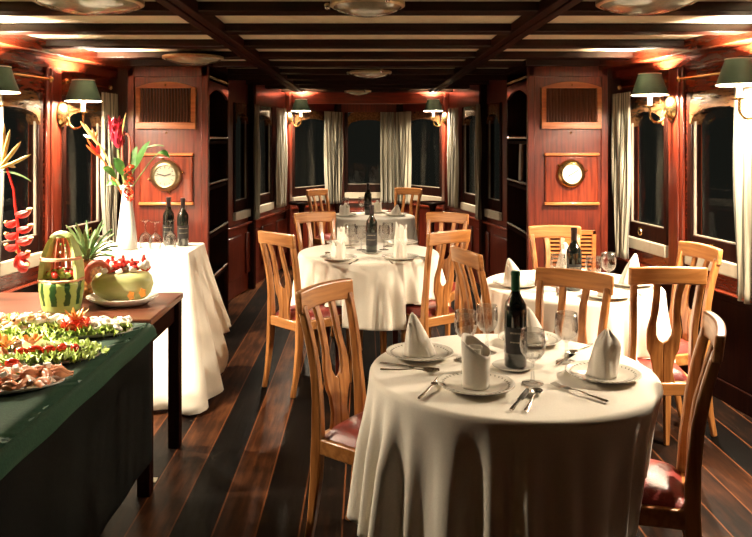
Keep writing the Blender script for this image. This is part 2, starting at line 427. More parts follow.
wn = [0]
def near_wall(side):
    W = NEAR[side]
    posts = [5.56, 4.83, 3.93, 3.05, 2.15, 1.25, .35, -.55]
    mb = MB()
    W.box(mb, 0, W.len, 0, .73, -.09, 0)
    W.box(mb, 0, W.len, 1.80, CEIL, -.09, 0)
    us = [W.uY(y) for y in posts]; hw = .115
    W.box(mb, us[0]-.06, W.len, .73, 1.80, -.09, 0)
    for u in us[1:]: W.box(mb, u-hw, u+hw, .73, 1.80, -.09, 0)
    W.box(mb, 0, us[-1]-hw, .73, 1.8, -.09, 0)
    struct(mb.build('wall_right' if side>0 else 'wall_left', MAHOGY))
    # moulded pilasters on the posts, dado cap and cornice
    t = MB()
    for u in us[1:]:
        W.box(t, u-.085, u+.085, .64, 1.97, 0, .022); W.box(t, u-.05, u+.05, .64, 1.97, .022, .034)
    trim(t, MAHOG)
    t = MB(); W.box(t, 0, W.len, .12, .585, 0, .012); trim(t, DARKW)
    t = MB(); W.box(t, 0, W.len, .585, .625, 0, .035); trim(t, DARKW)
    t = MB(); W.box(t, 0, W.len, .625, .64, 0, .045); trim(t, MAHOGY)
    t = MB(); W.box(t, 0, W.len, 1.955, 2.02, 0, .06); W.box(t, 0, W.len, 2.02, CEIL, 0, .17); trim(t, MAHOGY)
    t = MB(); W.box(t, 0, W.len, 0, .12, 0, .02)
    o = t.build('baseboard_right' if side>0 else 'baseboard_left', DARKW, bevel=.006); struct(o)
    ends = [us[0]-.06+hw] + us[1:]
    for a, b in zip(ends[:-1], ends[1:]):
        wn[0] += 1; window(wn[0], W, b+hw, a-hw, far='hi')
for s in (-1,1): near_wall(s)

def far_wall(name, W, wins, lo=0, hi=None, sill=.73, post=None):
    hi = W.len if hi is None else hi
    mb = MB(); W.box(mb, lo, hi, 0, sill, -.08, 0); W.box(mb, lo, hi, 1.86, CEIL, -.08, 0)
    c = lo
    for a, b in wins:
        if a > c: W.box(mb, c, a, sill, 1.86, -.08, 0)
        c = b
    if hi > c: W.box(mb, c, hi, sill, 1.86, -.08, 0)
    struct(mb.build(name, MAHOG))
    for a, b in wins:
        wn[0] += 1; window(wn[0], W, a, b, crown=1.76, top=1.86, far='hi', rod=False, sill=sill, latch=False)
    t = MB(); W.box(t, lo, hi, .665, .69, 0, .05); trim(t, MAHOGY)
    # raised panels under the rail
    t = MB(); n = max(1, round((hi-lo)/.5)); st = (hi-lo)/n
    for k in range(n):
        W.box(t, lo+k*st+.07, lo+(k+1)*st-.07, .17, .58, 0, .02)
    trim(t, MAHOG, .01)
for s in (-1,1):
    W = INN[s]
    far_wall('wall_inner_right' if s>0 else 'wall_inner_left', W, [(.78,1.22),(1.28,2.02)])
    t = MB()
    W.box(t, 1.215,1.285, 0, CEIL, 0, .06); trim(t, DARKW)
    t = MB(); W.box(t, W.len-.08, W.len+.03, 0, CEIL, 0, .06); trim(t, MAHOG)
far_wall('wall_bow_left', BOWL, [(.10,.93)]); far_wall('wall_bow_right', BOWR, [(.10,.93)])
far_wall('wall_bow_centre', BOWC, [(.09,.73)])
t = MB(); t.tube([(-.36,9.87,0),(-.36,9.87,CEIL)], .05, 12); trim(t, DARKW, 0)
t = MB(); t.tube([(.46,9.87,0),(.46,9.87,CEIL)], .05, 12); trim(t, DARKW, 0)
# ceiling beams: cross beams, two long carlins and the header over the bow windows
LB = (-.765, .795)
for k in range(-5, 10):
    y = 3.23 + .615*k
    t = MB(); t.box(-2.6 if y<5.7 else -1.75, 2.6 if y<5.7 else 1.75, y, y+.125, 2.058, CEIL); trim(t, BEAMX, .004)
for x in LB:
    t = MB(); t.box(x-.05, x-.006, -1.2, 8.8, 2.045, CEIL); t.box(x+.006, x+.05, -1.2, 8.8, 2.045, CEIL); t.box(x-.006, x+.006, -1.2, 8.8, 2.052, CEIL); trim(t, BEAMY, .004)
t = MB(); t.box(-.95,1.0,8.98,9.07,1.93,2.09); trim(t, MAHOGX)

# ------------------------------------------------------------------ panelled cabinets that part the two saloons
def cabinet(side):
    x0, x1 = (1.21, 1.80) if side>0 else (1.166, 1.76)
    r = thing('panelled_cabinet', 'tall red mahogany cabinet with round white clock and louvred lower vent, on the right' if side>0 else
              'tall red mahogany cabinet with grey brass-cased barometer behind the flower vase, on the left', 'cabinet', ((x0+x1)/2*side, 5.6, 0))
    hw = (x1-x0)/2; D = .86
    inn = -side  # direction of the aisle
    def bx(mb, a0, a1, y0, y1, z0, z1):   # a: 0 at aisle side .. 2hw at hull side
        xa, xb = sorted((inn*hw - inn*a0, inn*hw - inn*a1)); mb.box(xa, xb, y0, y1, z0, z1)
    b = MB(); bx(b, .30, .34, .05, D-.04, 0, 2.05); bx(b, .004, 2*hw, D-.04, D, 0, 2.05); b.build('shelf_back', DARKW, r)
    b = MB(); bx(b, 0, 2*hw, 0, .05, 0, 2.05)
    b.build('carcass', MAHOG, r, bevel=.006)
    b = MB()
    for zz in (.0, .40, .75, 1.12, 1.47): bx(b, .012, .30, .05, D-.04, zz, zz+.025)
    b.build('shelves', DARKW, r)
    for zz in (.43, .78, 1.15, 1.50, 1.96):
        q = MB(); x = inn*hw - inn*.006; q.tube([(x,.05,zz+.02),(x,D-.04,zz+.02)], .010, 8); q.build('shelf_rail', STEEL if zz<1.9 else BRASS, r, smooth=True)
    b = MB(); rows=[]
    for k in range(9):
        t_ = k/8; y = .05+(D-.09)*t_; zb = 1.90-.06*(2*t_-1)**2
        x = inn*hw; xi = inn*hw - inn*.02
        rows.append([(x,y,zb),(xi,y,zb),(xi,y,1.95),(x,y,1.95)])
    b.strip(rows); b.build('arched_valance', MAHOGX, r)
    # corner stiles and plinth
    b = MB(); bx(b, -.004, .05, -.014, 0, 0, 2.05); bx(b, 2*hw-.05, 2*hw, -.014, 0, 0, 2.05); bx(b, 0, 2*hw, -.014, 0, 1.97, 2.05); bx(b, 0, 2*hw, -.02, 0, 0, .12)
    b.build('stile', MAHOG, r, bevel=.005)
    # arched vent frame
    cx = (1.528 - (x0+x1)/2) if side>0 else -(1.475-(x0+x1)/2)
    f = MB(); n = 13; W2 = .222
    rows=[]
    for k in range(n):
        t_ = k/(n-1); x = cx - W2 + 2*W2*t_; zt = 1.935 - .045*(2*t_-1)**2
        rows.append([(x,-.03,1.885),(x,0,1.885),(x,0,zt),(x,-.03,zt)])
    f.strip(rows)
    f.box(cx-W2, cx+W2, -.03, 0, 1.585, 1.635); f.box(cx-W2, cx-W2+.035, -.03, 0, 1.635, 1.885); f.box(cx+W2-.035, cx+W2, -.03, 0, 1.635, 1.885)
    f.build('vent_frame', ORANGEW, r, bevel=.004)
    g = MB(); g.box(cx-W2+.03, cx+W2-.03, -.010, -.002, 1.63, 1.89); gb = g.build('vent_back', BLACKG, r)
    g = MB(); ns = 17
    for k in range(ns):
        x = cx - W2+.045 + (2*W2-.09)*k/(ns-1); g.obox((x,-.017,1.76), .0045, .010, .126, (0,0,.5))
    g.build('vent_slats', SLATM, r)
    for yy, zz in ((-.032,1.91),(-.004,1.555)):
        q = MB(); q.ell((cx,yy,zz), .0075, 8); q.build('stud', BRASS, r, smooth=True)
    # raised panel with light ledges
    p = MB(); p.box(cx-.195, cx+.2, -.02, 0, 1.04, 1.385); p.build('raised_panel', wood('panel_wood_%s' % ('r' if side>0 else 'l'), (.085,.011,.004), (.17,.025,.008), 'z', rough=.25, coat=.6), r, bevel=.012)
    for zz, nm in ((1.385,1),(1.02,2)):
        p = MB(); p.box(cx-.2, cx+.205, -.035, 0, zz, zz+.022); p.build('panel_moulding', ORANGEW, r, bevel=.006)
    if side > 0:
        p = MB(); p.box(-.165, .205, -.025, 0, .40, .42); p.box(-.165,.205,-.025,0,.80,.835)
        for xx in (-.165, -.04, .06, .175): p.box(xx, xx+(.10 if xx==-.04 else .03), -.025, 0, .40, .835)
        p.build('louvre_frame', ORANGEW, r, bevel=.004)
        for xa, xb in ((-.135,-.04),(.09,.175)):
            l = MB()
            l.box(xa, xb, -.004, -.001, .42, .80); bk = l.build('louvre_back', BLACKG, r)
            l = MB()
            for k in range(13): l.obox(((xa+xb)/2, -.014, .435+.029*k), (xb-xa)/2, .011, .003, (.6,0,0))
            l.build('louvre_slats', ORANGEW, r)
    return r, cx
cabR, cxR = cabinet(1); cabL, cxL = cabinet(-1)
# fill between cabinets and hull
for s in (-1,1):
    t = MB(); xa, xb = sorted((s*1.80 if s>0 else -1.76, s*1.98)); t.box(xa, xb, 5.605, 5.68, 0, CEIL); trim(t, DARKW)
    t = MB(); x0 = 1.21 if s>0 else 1.166; xa, xb = sorted((s*(x0-.02), s*1.95)); t.box(xa, xb, 5.57, 6.46, 2.05, CEIL); trim(t, BEAMX)

def dialgauge(name, label, cat, loc, r, dialmat, white):
    t = thing(name, label, cat, loc)   # hangs on the cabinet front; local y=0 is the panel face
    R = Matrix.Rotation(PI/2, 4, 'X')
    b = MB(); b.lathe([(r,0),(r*1.02,.012),(r*.96,.026),(r*.84,.040),(r*.72,.045),(r*.69,.043),(r*.67,.03),(.001,.03)], n=32); b.xf(R); b.build('case', BRASS if white else BRASSD, t, smooth=True)
    b = MB(); b.lathe([(r*.675,.031),(r*.675,.034),(.0,.034)], n=32); b.xf(R); b.build('dial', dialmat, t, smooth=True)
    b = MB()
    for k in range(12):
        a = PI/6*k; b.obox((r*.55*cos(a), r*.55*sin(a), .036), r*(.06 if k%3 else .09), r*.018, .001, (0,0,a))
    if white:
        for k in range(60):
            a = PI/30*k; b.obox((r*.63*cos(a), r*.63*sin(a), .0355), r*.02, r*.006, .0005, (0,0,a))
    b.xf(R); b.build('dial_marks', INK, t)
    for a, l in (((-2.6 if white else .3),.40),((.55 if white else 2.9),.52)):
        b = MB(); b.obox((r*l/2*cos(a), r*l/2*sin(a), .039), r*l/2, r*.035, .001, (0,0,a)); b.xf(R); b.build('hand', INK, t)
    for k in (0, 2, 4 ,6) if not white else (0,3):
        a = k*PI/4+ .2; b = MB(); b.ell((r*1.08*cos(a), r*1.08*sin(a), .012), r*.09, 8); b.xf(R); b.build('mounting_lug', BRASS, t, smooth=True)
    return t
dialgauge('wall_clock', 'round brass wall clock with white dial on the right cabinet panel', 'clock', (1.523,5.58,1.254), .105, DIAL, True)
dialgauge('barometer', 'round brass barometer with dull grey dial on the left cabinet panel', 'barometer', (-1.472,5.58,1.24), .115, DIALD, False)

# ------------------------------------------------------------------ ceiling lamps
def dome(loc, r, label, knobs):
    t = thing('ceiling_light', label, 'ceiling light', loc, group=None)
    b = MB(); b.lathe([(r*1.0,0),(r*1.0,-.014),(r*.94,-.02)], n=40); b.build('rim', BRASSD, t, smooth=True)
    b = MB(); b.lathe([(r*.95,-.016),(r*.82,-.03),(r*.6,-.043),(r*.3,-.052),(.0,-.055)], n=40, cap0=False); b.build('dome', DOMEG, t, smooth=True)
    if knobs:
        for k in range(3):
            a = k*2*PI/3 + PI/6*5.9
            b = MB(); b.ell((r*1.08*cos(a), r*1.08*sin(a), -.012), .014, 10); b.build('knob', STEEL, t, smooth=True)
    return t
dome((.01,3.02,2.056), .15, 'unlit ceiling dome light nearest the camera on the centre line', True)
dome((.045,6.1,2.056), .17, 'small unlit ceiling dome over the middle aisle, second along the centre line', True)
dome((-.07,8.5,2.056), .14, 'small unlit ceiling dome farthest away, by the bow header', True)
dome((-1.08,2.95,2.056), .21, 'flat round ceiling light above the buffet at upper left corner', False)
dome((-1.14,5.0,2.056), .20, 'flat round ceiling light in front of the left cabinet vent', False)
dome((1.10,2.95,2.056), .19, 'flat round ceiling light at the upper right near the right wall', False)

# ------------------------------------------------------------------ sconces
def sconce_proto():
    t = thing('wall_sconce', '', 'wall lamp')
    # local: wall plane y=0, room towards +y, z 0 at plate centre
    b = MB(); R = Matrix.Rotation(-PI/2, 4, 'X')
    b.lathe([(.062,0),(.064,.008),(.054,.022),(.036,.038),(.014,.045),(.0,.047)], n=24, sx=1, sy=1.3); b.xf(R); b.build('backplate', BRASS, t, smooth=True)
    pts = [(0,.03,-.005)]
    for k in range(11):
        a = PI + PI*k/10; pts.append((0, .10+.05*cos(a), -.045+.05*sin(a)))
    pts.append((0,.15,.0))
    b = MB(); b.tube(pts, .008, 8); b.build('arm', BRASS, t, smooth=True)
    b = MB(); b.lathe([(.006,0),(.032,.008),(.034,.014),(.012,.016),(.012,.02)], c=(0,.15,0), n=16); b.build('drip_cup', BRASS, t, smooth=True)
    b = MB(); b.lathe([(.015,.016),(.015,.085)], c=(0,.15,0), n=14); b.build('candle_sleeve', CANDLE, t, smooth=True)
    b = MB(); b.ell((0,.15,.128), (.016,.016,.046), 12); b.build('bulb', BULB, t, smooth=True)
    zb, zt = .083, .216
    b = MB(); b.lathe([(.113,zb),(.069,zt)], c=(0,.15,0), n=28, cap0=False, cap1=False); b.build('shade', GREENSH, t, smooth='all')
    b = MB(); b.lathe([(.111,zb+.001),(.067,zt)], c=(0,.15,0), n=28, cap0=False, cap1=False); b.build('shade_lining', LINING, t, smooth='all')
    for rr, zz in ((.113,zb),(.069,zt)):
        b = MB(); b.tube([(rr*cos(a), .15+rr*sin(a), zz) for a in [2*PI*k/28 for k in range(29)]], .003, 6, cap=False)
        b.build('shade_trim', LINING, t, smooth=True)
    b = MB(); b.tube([(-.07,.15,zt-.01),(.07,.15,zt-.01)], .002, 5); b.tube([(0,.15,zt-.01),(0,.15,.14)], .002, 5); b.build('shade_carrier', BRASS, t)
    return t
SC = Proto(sconce_proto())
LAMP_E = 400
def sconce(W, u, z, label, e=1.0, off=.034):
    p = W.pt(u, off, z); n = W.n
    SC(p, rz=math.atan2(n.y,n.x)-PI/2, label=label)
    for dz, k in ((.110, 1.0),(.170,1.0)):
        l = bpy.data.lights.new('bulb_light','POINT'); l.energy = LAMP_E*e*k; l.color = (1,.83,.62); l.shadow_soft_size = .022
        o = bpy.data.objects.new('bulb_light', l); COL.objects.link(o); o.location = p + n*.15 + Vector((0,0,dz))
for s, nm in ((1,'right'),(-1,'left')):
    W = NEAR[s]
    sconce(W, W.uY(4.85 if s>0 else 4.89), 1.71 if s>0 else 1.672, 'green shaded wall lamp on the %s wall, the one nearer the panelled cabinet' % nm)
    sconce(W, W.uY(3.95 if s>0 else 4.0), 1.71 if s>0 else 1.675, 'green shaded wall lamp cut by the %s edge of the picture' % nm)
    sconce(W, W.uY(3.05), 1.71, 'unseen green shaded wall lamp on the %s wall outside the frame, nearest the camera' % nm, e=1.5 if s>0 else 1.4)  # unseen pair; the left one is added to brighten the buffet
    W = INN[s]
    sconce(W, W.len-.14, 1.755, 'small far green shaded wall lamp on the post %s of the bow windows' % nm, off=.06)

# ------------------------------------------------------------------ curtains
def curtain(W, u0, u1, ztop, zbot, label, pinch=.6, waves=5, off=.06, amp=.022, centre=None, seed=0, mat=None):
    rnd = random.Random(seed); mb = MB(); rows = []; n = 64; ph = rnd.random()*6
    uc = (u0+u1)/2 if centre is None else centre
    for i in range(25):
        t = i/24; z = ztop + (zbot-ztop)*t
        k = 1 - (1-pinch)*(max(0,(t-.0))**1.6) if t < .93 else (1-(1-pinch))*1.0 + (t-.93)*1.5
        row = []
        for j in range(n):
            s = j/(n-1); u = uc + ((u0+(u1-u0)*s) - uc)*k
            o = off + amp*(.55+.45*t)*sin(2*PI*waves*s+ph+.5*sin(3*t+ph)) + .006*sin(11*s+7*t)
            row.append(W.pt(u, o, z))
        rows.append(row)
    mb.grid(rows, uvs=True)
    o = mb.build('curtain', mat or CURT, smooth='all', solid=.004, fixn=False)
    return tag(o, label, 'curtain')
W = NEAR[1]
curtain(W, W.uY(5.29), W.uY(5.56), 1.84, .66, 'cream striped curtain between right cabinet and nearest window', pinch=.55, seed=1, off=.08)
curtain(W, W.uY(3.84), W.uY(4.22), 1.88, .62, 'cream striped curtain at the right edge of the picture', pinch=.8, seed=2, off=.04, amp=.016)
W = NEAR[-1]
curtain(W, W.uY(5.33), W.uY(5.56), 1.84, .70, 'cream striped curtain behind the flower vase beside left cabinet', pinch=.7, seed=3, off=.08)
curtain(W, W.uY(3.92), W.uY(4.26), 1.88, .62, 'cream striped curtain at the left edge behind the hanging heliconia', pinch=.8, seed=4, off=.04, amp=.016)
W = INN[-1]; curtain(W, 2.03, 2.40, 1.86, .74, 'dim striped curtain left of the far left lamp post', pinch=.8, seed=5, mat=CURTB)
curtain(W, 1.17, 1.29, 1.86, .70, 'narrow dark-looking curtain on the left inner wall beside the shelves', pinch=.9, seed=12, waves=2, off=.085)
W = INN[1]; curtain(W, 2.03, 2.40, 1.86, .74, 'dim striped curtain right of the far right lamp post', pinch=.8, seed=6, mat=CURTB)
curtain(W, 1.17, 1.29, 1.86, .70, 'narrow dark-looking curtain on the right inner wall beside the shelves', pinch=.9, seed=13, waves=2, off=.085)
W = BOWL; curtain(W, .66, 1.05, 1.86, .68, 'pale striped bow curtain left of the centre window', pinch=.75, seed=7, amp=.04, off=.075, mat=CURTB)
W = BOWC; curtain(W, .56, .74, 1.86, .68, 'pale striped bow curtain at the right side of the centre window', pinch=.95, seed=8, waves=3, amp=.04, off=.075, mat=CURTB)
W = BOWR; curtain(W, .68, 1.02, 1.86, .68, 'pale striped bow curtain right of the dark mullion by the far right chair', pinch=.8, seed=9, amp=.04, off=.075, mat=CURTB)
# ------------------------------------------------------------------ chairs
def back_y(z):
    P = [(0,-.055),(.12,-.03),(.28,-.008),(.43,0),(.55,-.004),(.7,-.02),(.82,-.045),(.96,-.085)]
    for (a,b),(c,d) in zip(P[:-1],P[1:]):
        if z <= c: return b + (d-b)*(z-a)/(c-a)
    return P[-1][1]
def lerp(P, z):
    for (a,b),(c,d) in zip(P[:-1],P[1:]):
        if z <= c:
            t = (z-a)/(c-a); t = t*t*(3-2*t); return b+(d-b)*t
    return P[-1][1]
def chair_proto():
    t = thing('dining_chair', '', 'chair')
    zs = [0,.06,.12,.2,.28,.36,.43,.5,.56,.62,.68,.74,.8,.86,.90]
    for s in (-1,1):
        pts = []; w=[]; d=[]
        for z in zs:
            x = lerp([(0,.150),(.43,.152),(.62,.146),(.96,.163)], z)
            pts.append((s*x, back_y(z), z)); w.append(lerp([(0,.026),(.4,.036),(.6,.030),(.96,.032)], z)); d.append(lerp([(0,.028),(.4,.046),(.7,.036),(.96,.028)], z))
        b = MB(); b.sweep(pts, w, d); b.build('back_leg', OAK, t, bevel=.006)
        b = MB(); zz = [0,.12,.26,.40]
        b.sweep([(s*(.185-.004*(1-z/.4)), .375, z) for z in zz], [.026,.031,.036,.04], [.026,.031,.036,.04]); b.build('front_leg', OAK, t, bevel=.005)
    # top rail, arched and bowed
    b = MB(); rows=[]
    for k in range(17):
        q = -1+k/8; x = .186*q; bow = .018*(1-q*q)
        y = -.079-bow; zt = .952 + .006*(1-q*q); zb = .872 + .010*(1-q*q)
        rows.append([(x,y+.004,zb),(x,y+.030,zb),(x,y+.022,zt),(x,y-.006,zt)])
    b.strip(rows); b.build('top_rail', OAKX, t, bevel=.007, seg=3)
    # lyre splat: two prongs joining into a waisted foot
    xo = [(.43,.062),(.48,.048),(.53,.056),(.59,.080),(.66,.084),(.74,.070),(.82,.068),(.90,.076)]
    xi = [(.43,0),(.610,0),(.622,.022),(.645,.036),(.70,.040),(.76,.034),(.82,.034),(.90,.040)]
    b = MB()
    for s in (-1,1):
        rows=[]
        for z in [.40,.43,.46,.49,.52,.55,.58,.60,.610,.616,.622,.632,.645,.67,.70,.73,.76,.79,.82,.85,.89]:
            o_, i_ = lerp(xo,max(z,.43)), lerp(xi,max(z,.43)); y = back_y(z)-.004-.014*max(0,(z-.6)/.3)
            rows.append([(s*i_,y-.008,z),(s*o_,y-.008,z),(s*o_,y+.008,z),(s*i_,y+.008,z)])
        b.strip(rows)
    b.build('splat', OAK, t, bevel=.004)
    b = MB()
    b.hexa([(-.165,-.018,.375),(.165,-.018,.375),(.20,.395,.375),(-.20,.395,.375),(-.165,-.018,.432),(.165,-.018,.432),(.20,.395,.432),(-.20,.395,.432)])
    b.build('seat_frame', OAKX, t, bevel=.006)
    b = MB(); rows=[]; n=14
    def hw(y): return .148+.036*(y/.39)
    for i in range(n+1):
        y = .012+.372*i/n; row=[]
        for j in range(n+1):
            u = -1+2*j/n; v = -1+2*i/n
            h = .434+.046*(1-abs(u)**4)**.5*(1-abs(v)**4)**.5
            row.append((u*hw(y), y, h))
        rows.append(row)
    b.grid(rows); 
    b.build('seat_cushion', LEATHER, t, smooth='all', fixn=False)
    return t
_c = chair_proto()
for o in _c.children:
    for v in o.data.vertices: v.co.x *= .905
CH = Proto(_c)
SEATS = []
def on_seat(x, y, z):
    """height of a hanging cloth point, lifted where it comes to lie on a chair seat"""
    for cx, cy, a in SEATS:
        dx, dy = x-cx, y-cy; lx, ly = dx*cos(a)+dy*sin(a), -dx*sin(a)+dy*cos(a)
        if -.0 < ly < .415 and abs(lx) < .158+.034*ly/.39 and z < .486: return .486+.004*sin(40*lx)
    return z
def chair(x, y, tx, ty, label, rz=None):
    """x, y: foot of the back rail; the chair faces (tx, ty)"""
    a = math.atan2(ty-y, tx-x) - PI/2 if rz is None else rz
    f = Vector((-sin(a), cos(a)))
    SEATS.append((x+f.x*.085, y+f.y*.085, a))
    CH((x+f.x*.085, y+f.y*.085, 0), rz=a, label=label)
def chair2(p, q, facing, label):
    """p, q: the two ends of its top rail"""
    mx, my = (p[0]+q[0])/2, (p[1]+q[1])/2
    d = Vector((q[0]-p[0], q[1]-p[1])).normalized(); n = Vector((-d.y, d.x))
    if n.dot(Vector((facing[0]-mx, facing[1]-my))) < 0: n = -n
    chair(mx, my, mx+n.x, my+n.y, label)
T1=(.480,2.48); T2=(.024,5.07); T3=(.09,7.45); T4=(1.075,3.93)
chair2((-.257,2.75),(-.07,3.03), T1, 'oak lyre-back chair in left foreground drawn up to the nearest round table')
chair2((.735,3.30),(1.04,3.075), T1, 'oak chair behind nearest table, its back board in front of the right table cloth')
chair2((1.147,3.265),(1.487,3.26), T4, 'oak chair turned away from camera at the near right of the right table')
chair2((1.745,4.12),(1.807,3.82), T4, 'oak chair by the right windows, on the far right of the right table')
chair2((1.128,2.455),(1.018,2.127), T1, 'shadowed chair seen edge-on at lower right of the nearest table')
chair2((1.04,4.83),(1.38,4.83), T4, 'oak chair behind the right table, backed against the clock cabinet')
chair2((.442,3.95),(.545,3.62), T4, 'oak chair seen from behind on the left of the right table')
chair2((.384,4.45),(.652,4.64), T2, 'oak chair at the near right of the middle round table')
chair2((-.657,4.59),(-.42,4.35), T2, 'oak chair at the near left of the middle round table, legs fully visible')
chair2((-.535,5.65),(-.235,5.8), T2, 'oak chair at the far left of the middle round table')
chair2((.475,5.76),(.777,5.61), T2, 'oak chair at the far right of the middle round table')
chair2((.344,8.62),(.647,8.46), T3, 'small oak chair at the far right of the farthest table')
chair2((-.655,8.22),(-.43,8.5), T3, 'small oak chair at the far left of the farthest table')

# ------------------------------------------------------------------ round tables and cloths
def round_table(c, r, label, cloth_label, hem, seed, flare, nf=27):
    t = thing('round_table', label, 'table', (*c,0))
    b = MB(); b.lathe([(r-.01,.715),(r-.004,.72),(r-.004,.742),(r-.01,.746)], n=40); b.build('table_top', DARKW, t, smooth=True)
    for k in range(4):
        a = PI/4+k*PI/2+.1*seed; q = r-.11
        b = MB(); b.sweep([(q*cos(a),q*sin(a),z) for z in (0,.3,.72)], [.035,.045,.055], [.035,.045,.055]); b.build('leg', MAHOG, t, bevel=.004)
    rnd = random.Random(seed)
    hs = [(nf, .5, rnd.random()*6), (nf//2+1, .35, rnd.random()*6), (nf+6, .3, rnd.random()*6), (5, .25, rnd.random()*6)]
    n = 288; rows=[]; T0=.752
    for k in range(6): 
        rr = r*(k/6); rows.append([(rr*cos(2*PI*j/n)+0*1, rr*sin(2*PI*j/n), T0) for j in range(n)])
    rows[0] = [(.001*cos(2*PI*j/n), .001*sin(2*PI*j/n), T0) for j in range(n)]
    rows.append([(r*.985*cos(2*PI*j/n), r*.985*sin(2*PI*j/n), T0) for j in range(n)])
    for k in range(1,5):
        a = PI/2*k/4
        rows.append([((r-.004+.016*sin(a))*cos(2*PI*j/n), (r-.004+.016*sin(a))*sin(2*PI*j/n), T0-.016*(1-cos(a))) for j in range(n)])
    for k in range(1,27):
        t_ = k/26; row=[]
        for j in range(n):
            th = 2*PI*j/n
            fold = sum(w*cos(m_*th+p+.25*t_*sin(2*th+p)) for m_,w,p in hs)
            fold = (abs(fold)**.8)*(1 if fold>0 else -1)
            fl = flare(th) if callable(flare) else flare
            rad = r+.012 + fl*t_**.9 + .050*min(1,t_*2.2)*(.35+.65*t_)*(fold)*.8
            rad = max(rad, r+.004-.05*t_**1.5 + min(0,fl)*t_)
            z = T0-.016 - (T0-.016-hem)*t_ + .012*t_*sin(3*th+seed) + .01*t_*fold
            row.append((rad*cos(th), rad*sin(th), on_seat(c[0]+rad*cos(th), c[1]+rad*sin(th), z)))
        rows.append(row)
    mb = MB(); mb.grid(rows, closed_u=True)
    o = mb.build('tablecloth', LINEN, smooth='all', solid=.0022, fixn=False, loc=(*c,0))
    tag(o, cloth_label, 'tablecloth')
    return t
round_table(T1, .453, 'round dark table under the nearest white cloth', 'white tablecloth hanging in folds from the nearest round table', .30, 1, lambda th: .040 - .16*max(0,cos(th+.25))**2)
round_table(T2, .458, 'round table under the middle white cloth, red-brown legs below the hem', 'white tablecloth on the middle round table in the aisle', .355, 2, .03)
round_table(T3, .39, 'round table under the farthest white cloth by the bow windows', 'white tablecloth on the farthest round table by the bow windows', .30, 3, .02)
round_table(T4, .445, 'round table under the white cloth on the right, before the clock cabinet', 'white tablecloth on the right-hand table in front of the clock cabinet', .31, 4, .02)
# small dark side tables in the bow
def side_table(x, y, label):
    t = thing('side_table', label, 'side table', (x,y,0))
    b = MB(); b.lathe([(.14,.75),(.15,.757),(.15,.775),(.145,.78)], n=28); b.build('table_top', DARKW, t, smooth=True)
    b = MB(); b.lathe([(.035,.02),(.022,.1),(.02,.5),(.032,.7),(.06,.75)], n=14); b.build('pedestal', DARKW, t, smooth=True)
    b = MB(); b.lathe([(.12,0),(.12,.012),(.04,.03)], n=24); b.build('foot', DARKW, t, smooth=True)
side_table(-.74,8.78,'small dark round side table left of the farthest table under the bow window')
side_table(.79,8.80,'small dark round side table right of the farthest chair under the bow window')

# ------------------------------------------------------------------ tableware prototypes
ZT = .7535
def plate_proto():
    t = thing('dinner_plate','', 'plate')
    b = MB(); b.lathe([(.001,.006),(.070,.006),(.078,.010),(.112,.020),(.1165,.0215),(.117,.019),(.080,.006),(.066,.001),(.001,.001)], n=48, cap0=False, cap1=False)
    b.build('plate_body', CHINA, t, smooth='all')
    b = MB()
    for k in range(40):
        a = 2*PI*k/40; b.obox((.099*cos(a),.099*sin(a),.0170), .0035, .0016, .0006, (0,-.28,a+.6))
    b.build('rim_pattern', DIALD, t)
    return t
PL = Proto(plate_proto())
def saucer_proto():
    t = thing('small_plate','', 'plate')
    b = MB(); b.lathe([(.001,.005),(.045,.005),(.066,.012),(.068,.011),(.05,.003),(.04,.001),(.001,.001)], n=36, cap0=False, cap1=False); b.build('plate_body', CHINA, t, smooth='all')
    return t
SP = Proto(saucer_proto())
def glass_mesh(flip=False):
    b = MB(); pr = [(.001,.003),(.032,.003),(.034,.0015),(.033,.004),(.012,.007),(.006,.012),(.0045,.05),(.005,.066),(.010,.072),(.026,.082),(.036,.098),(.0395,.115),(.039,.135),(.0355,.168),(.0345,.168),(.038,.135),(.0385,.115),(.035,.099),(.025,.084),(.001,.078)]
    b.lathe(pr, n=28, cap0=False, cap1=False); return b
GL = Proto(tag(glass_mesh().build('wine_glass', GLASS, smooth='all'), '', 'glass'))
def bottle_proto():
    t = thing('wine_bottle','', 'bottle')
    b = MB(); b.lathe([(.001,.004),(.033,.0),(.037,.006),(.0375,.19),(.034,.208),(.022,.228),(.015,.244),(.0138,.26),(.0138,.30)], n=28, cap0=False); b.build('bottle_body', BOTTLE, t, smooth='all')
    b = MB(); b.lathe([(.0145,.238),(.0148,.30),(.016,.301),(.016,.308),(.0148,.315),(.001,.316)], n=20, cap0=False); b.build('capsule', CAPSD, t, smooth=True)
    b = MB(); rows=[]
    for z in (.05,.135):
        rows.append([(.0380*cos(a), .0380*sin(a), z) for a in [-PI/2-1.25+2.5*k/20 for k in range(21)]])
    b.grid(rows); lb = b.build('label', LABELM, t, smooth='all')
    b = MB(); rnd = random.Random(3)
    for z, h in ((.118,.0055),(.088,.0045)):
        a = -PI/2-.75
        while a < -PI/2+.75:
            w = .03+.05*rnd.random()
            b.grid([[(.0384*cos(a+w*k/2), .0384*sin(a+w*k/2), zz) for k in range(3)] for zz in (z-h/2*(.6+.8*rnd.random()), z+h/2)])
            a += w+.035
    b.build('label_lettering', PRINT, lb)
    return t
BT = Proto(bottle_proto()); CAPMESH = None
def bottle(loc, label, rz=0, green=False, scale=None):
    o = BT(loc, rz=rz, label=label, scale=scale or 1)
    global CAPMESH
    for c in list(o.children):
        if c.name.startswith('capsule') and CAPMESH is None: CAPMESH = c.data.copy()
    if True:
        for c in o.children:
            if c.name.startswith('capsule') and not green: c.data = CAPMESH
            elif c.name.startswith('capsule'):
                c.data = c.data.copy(); c.data.materials[0] = CAPS
    return o
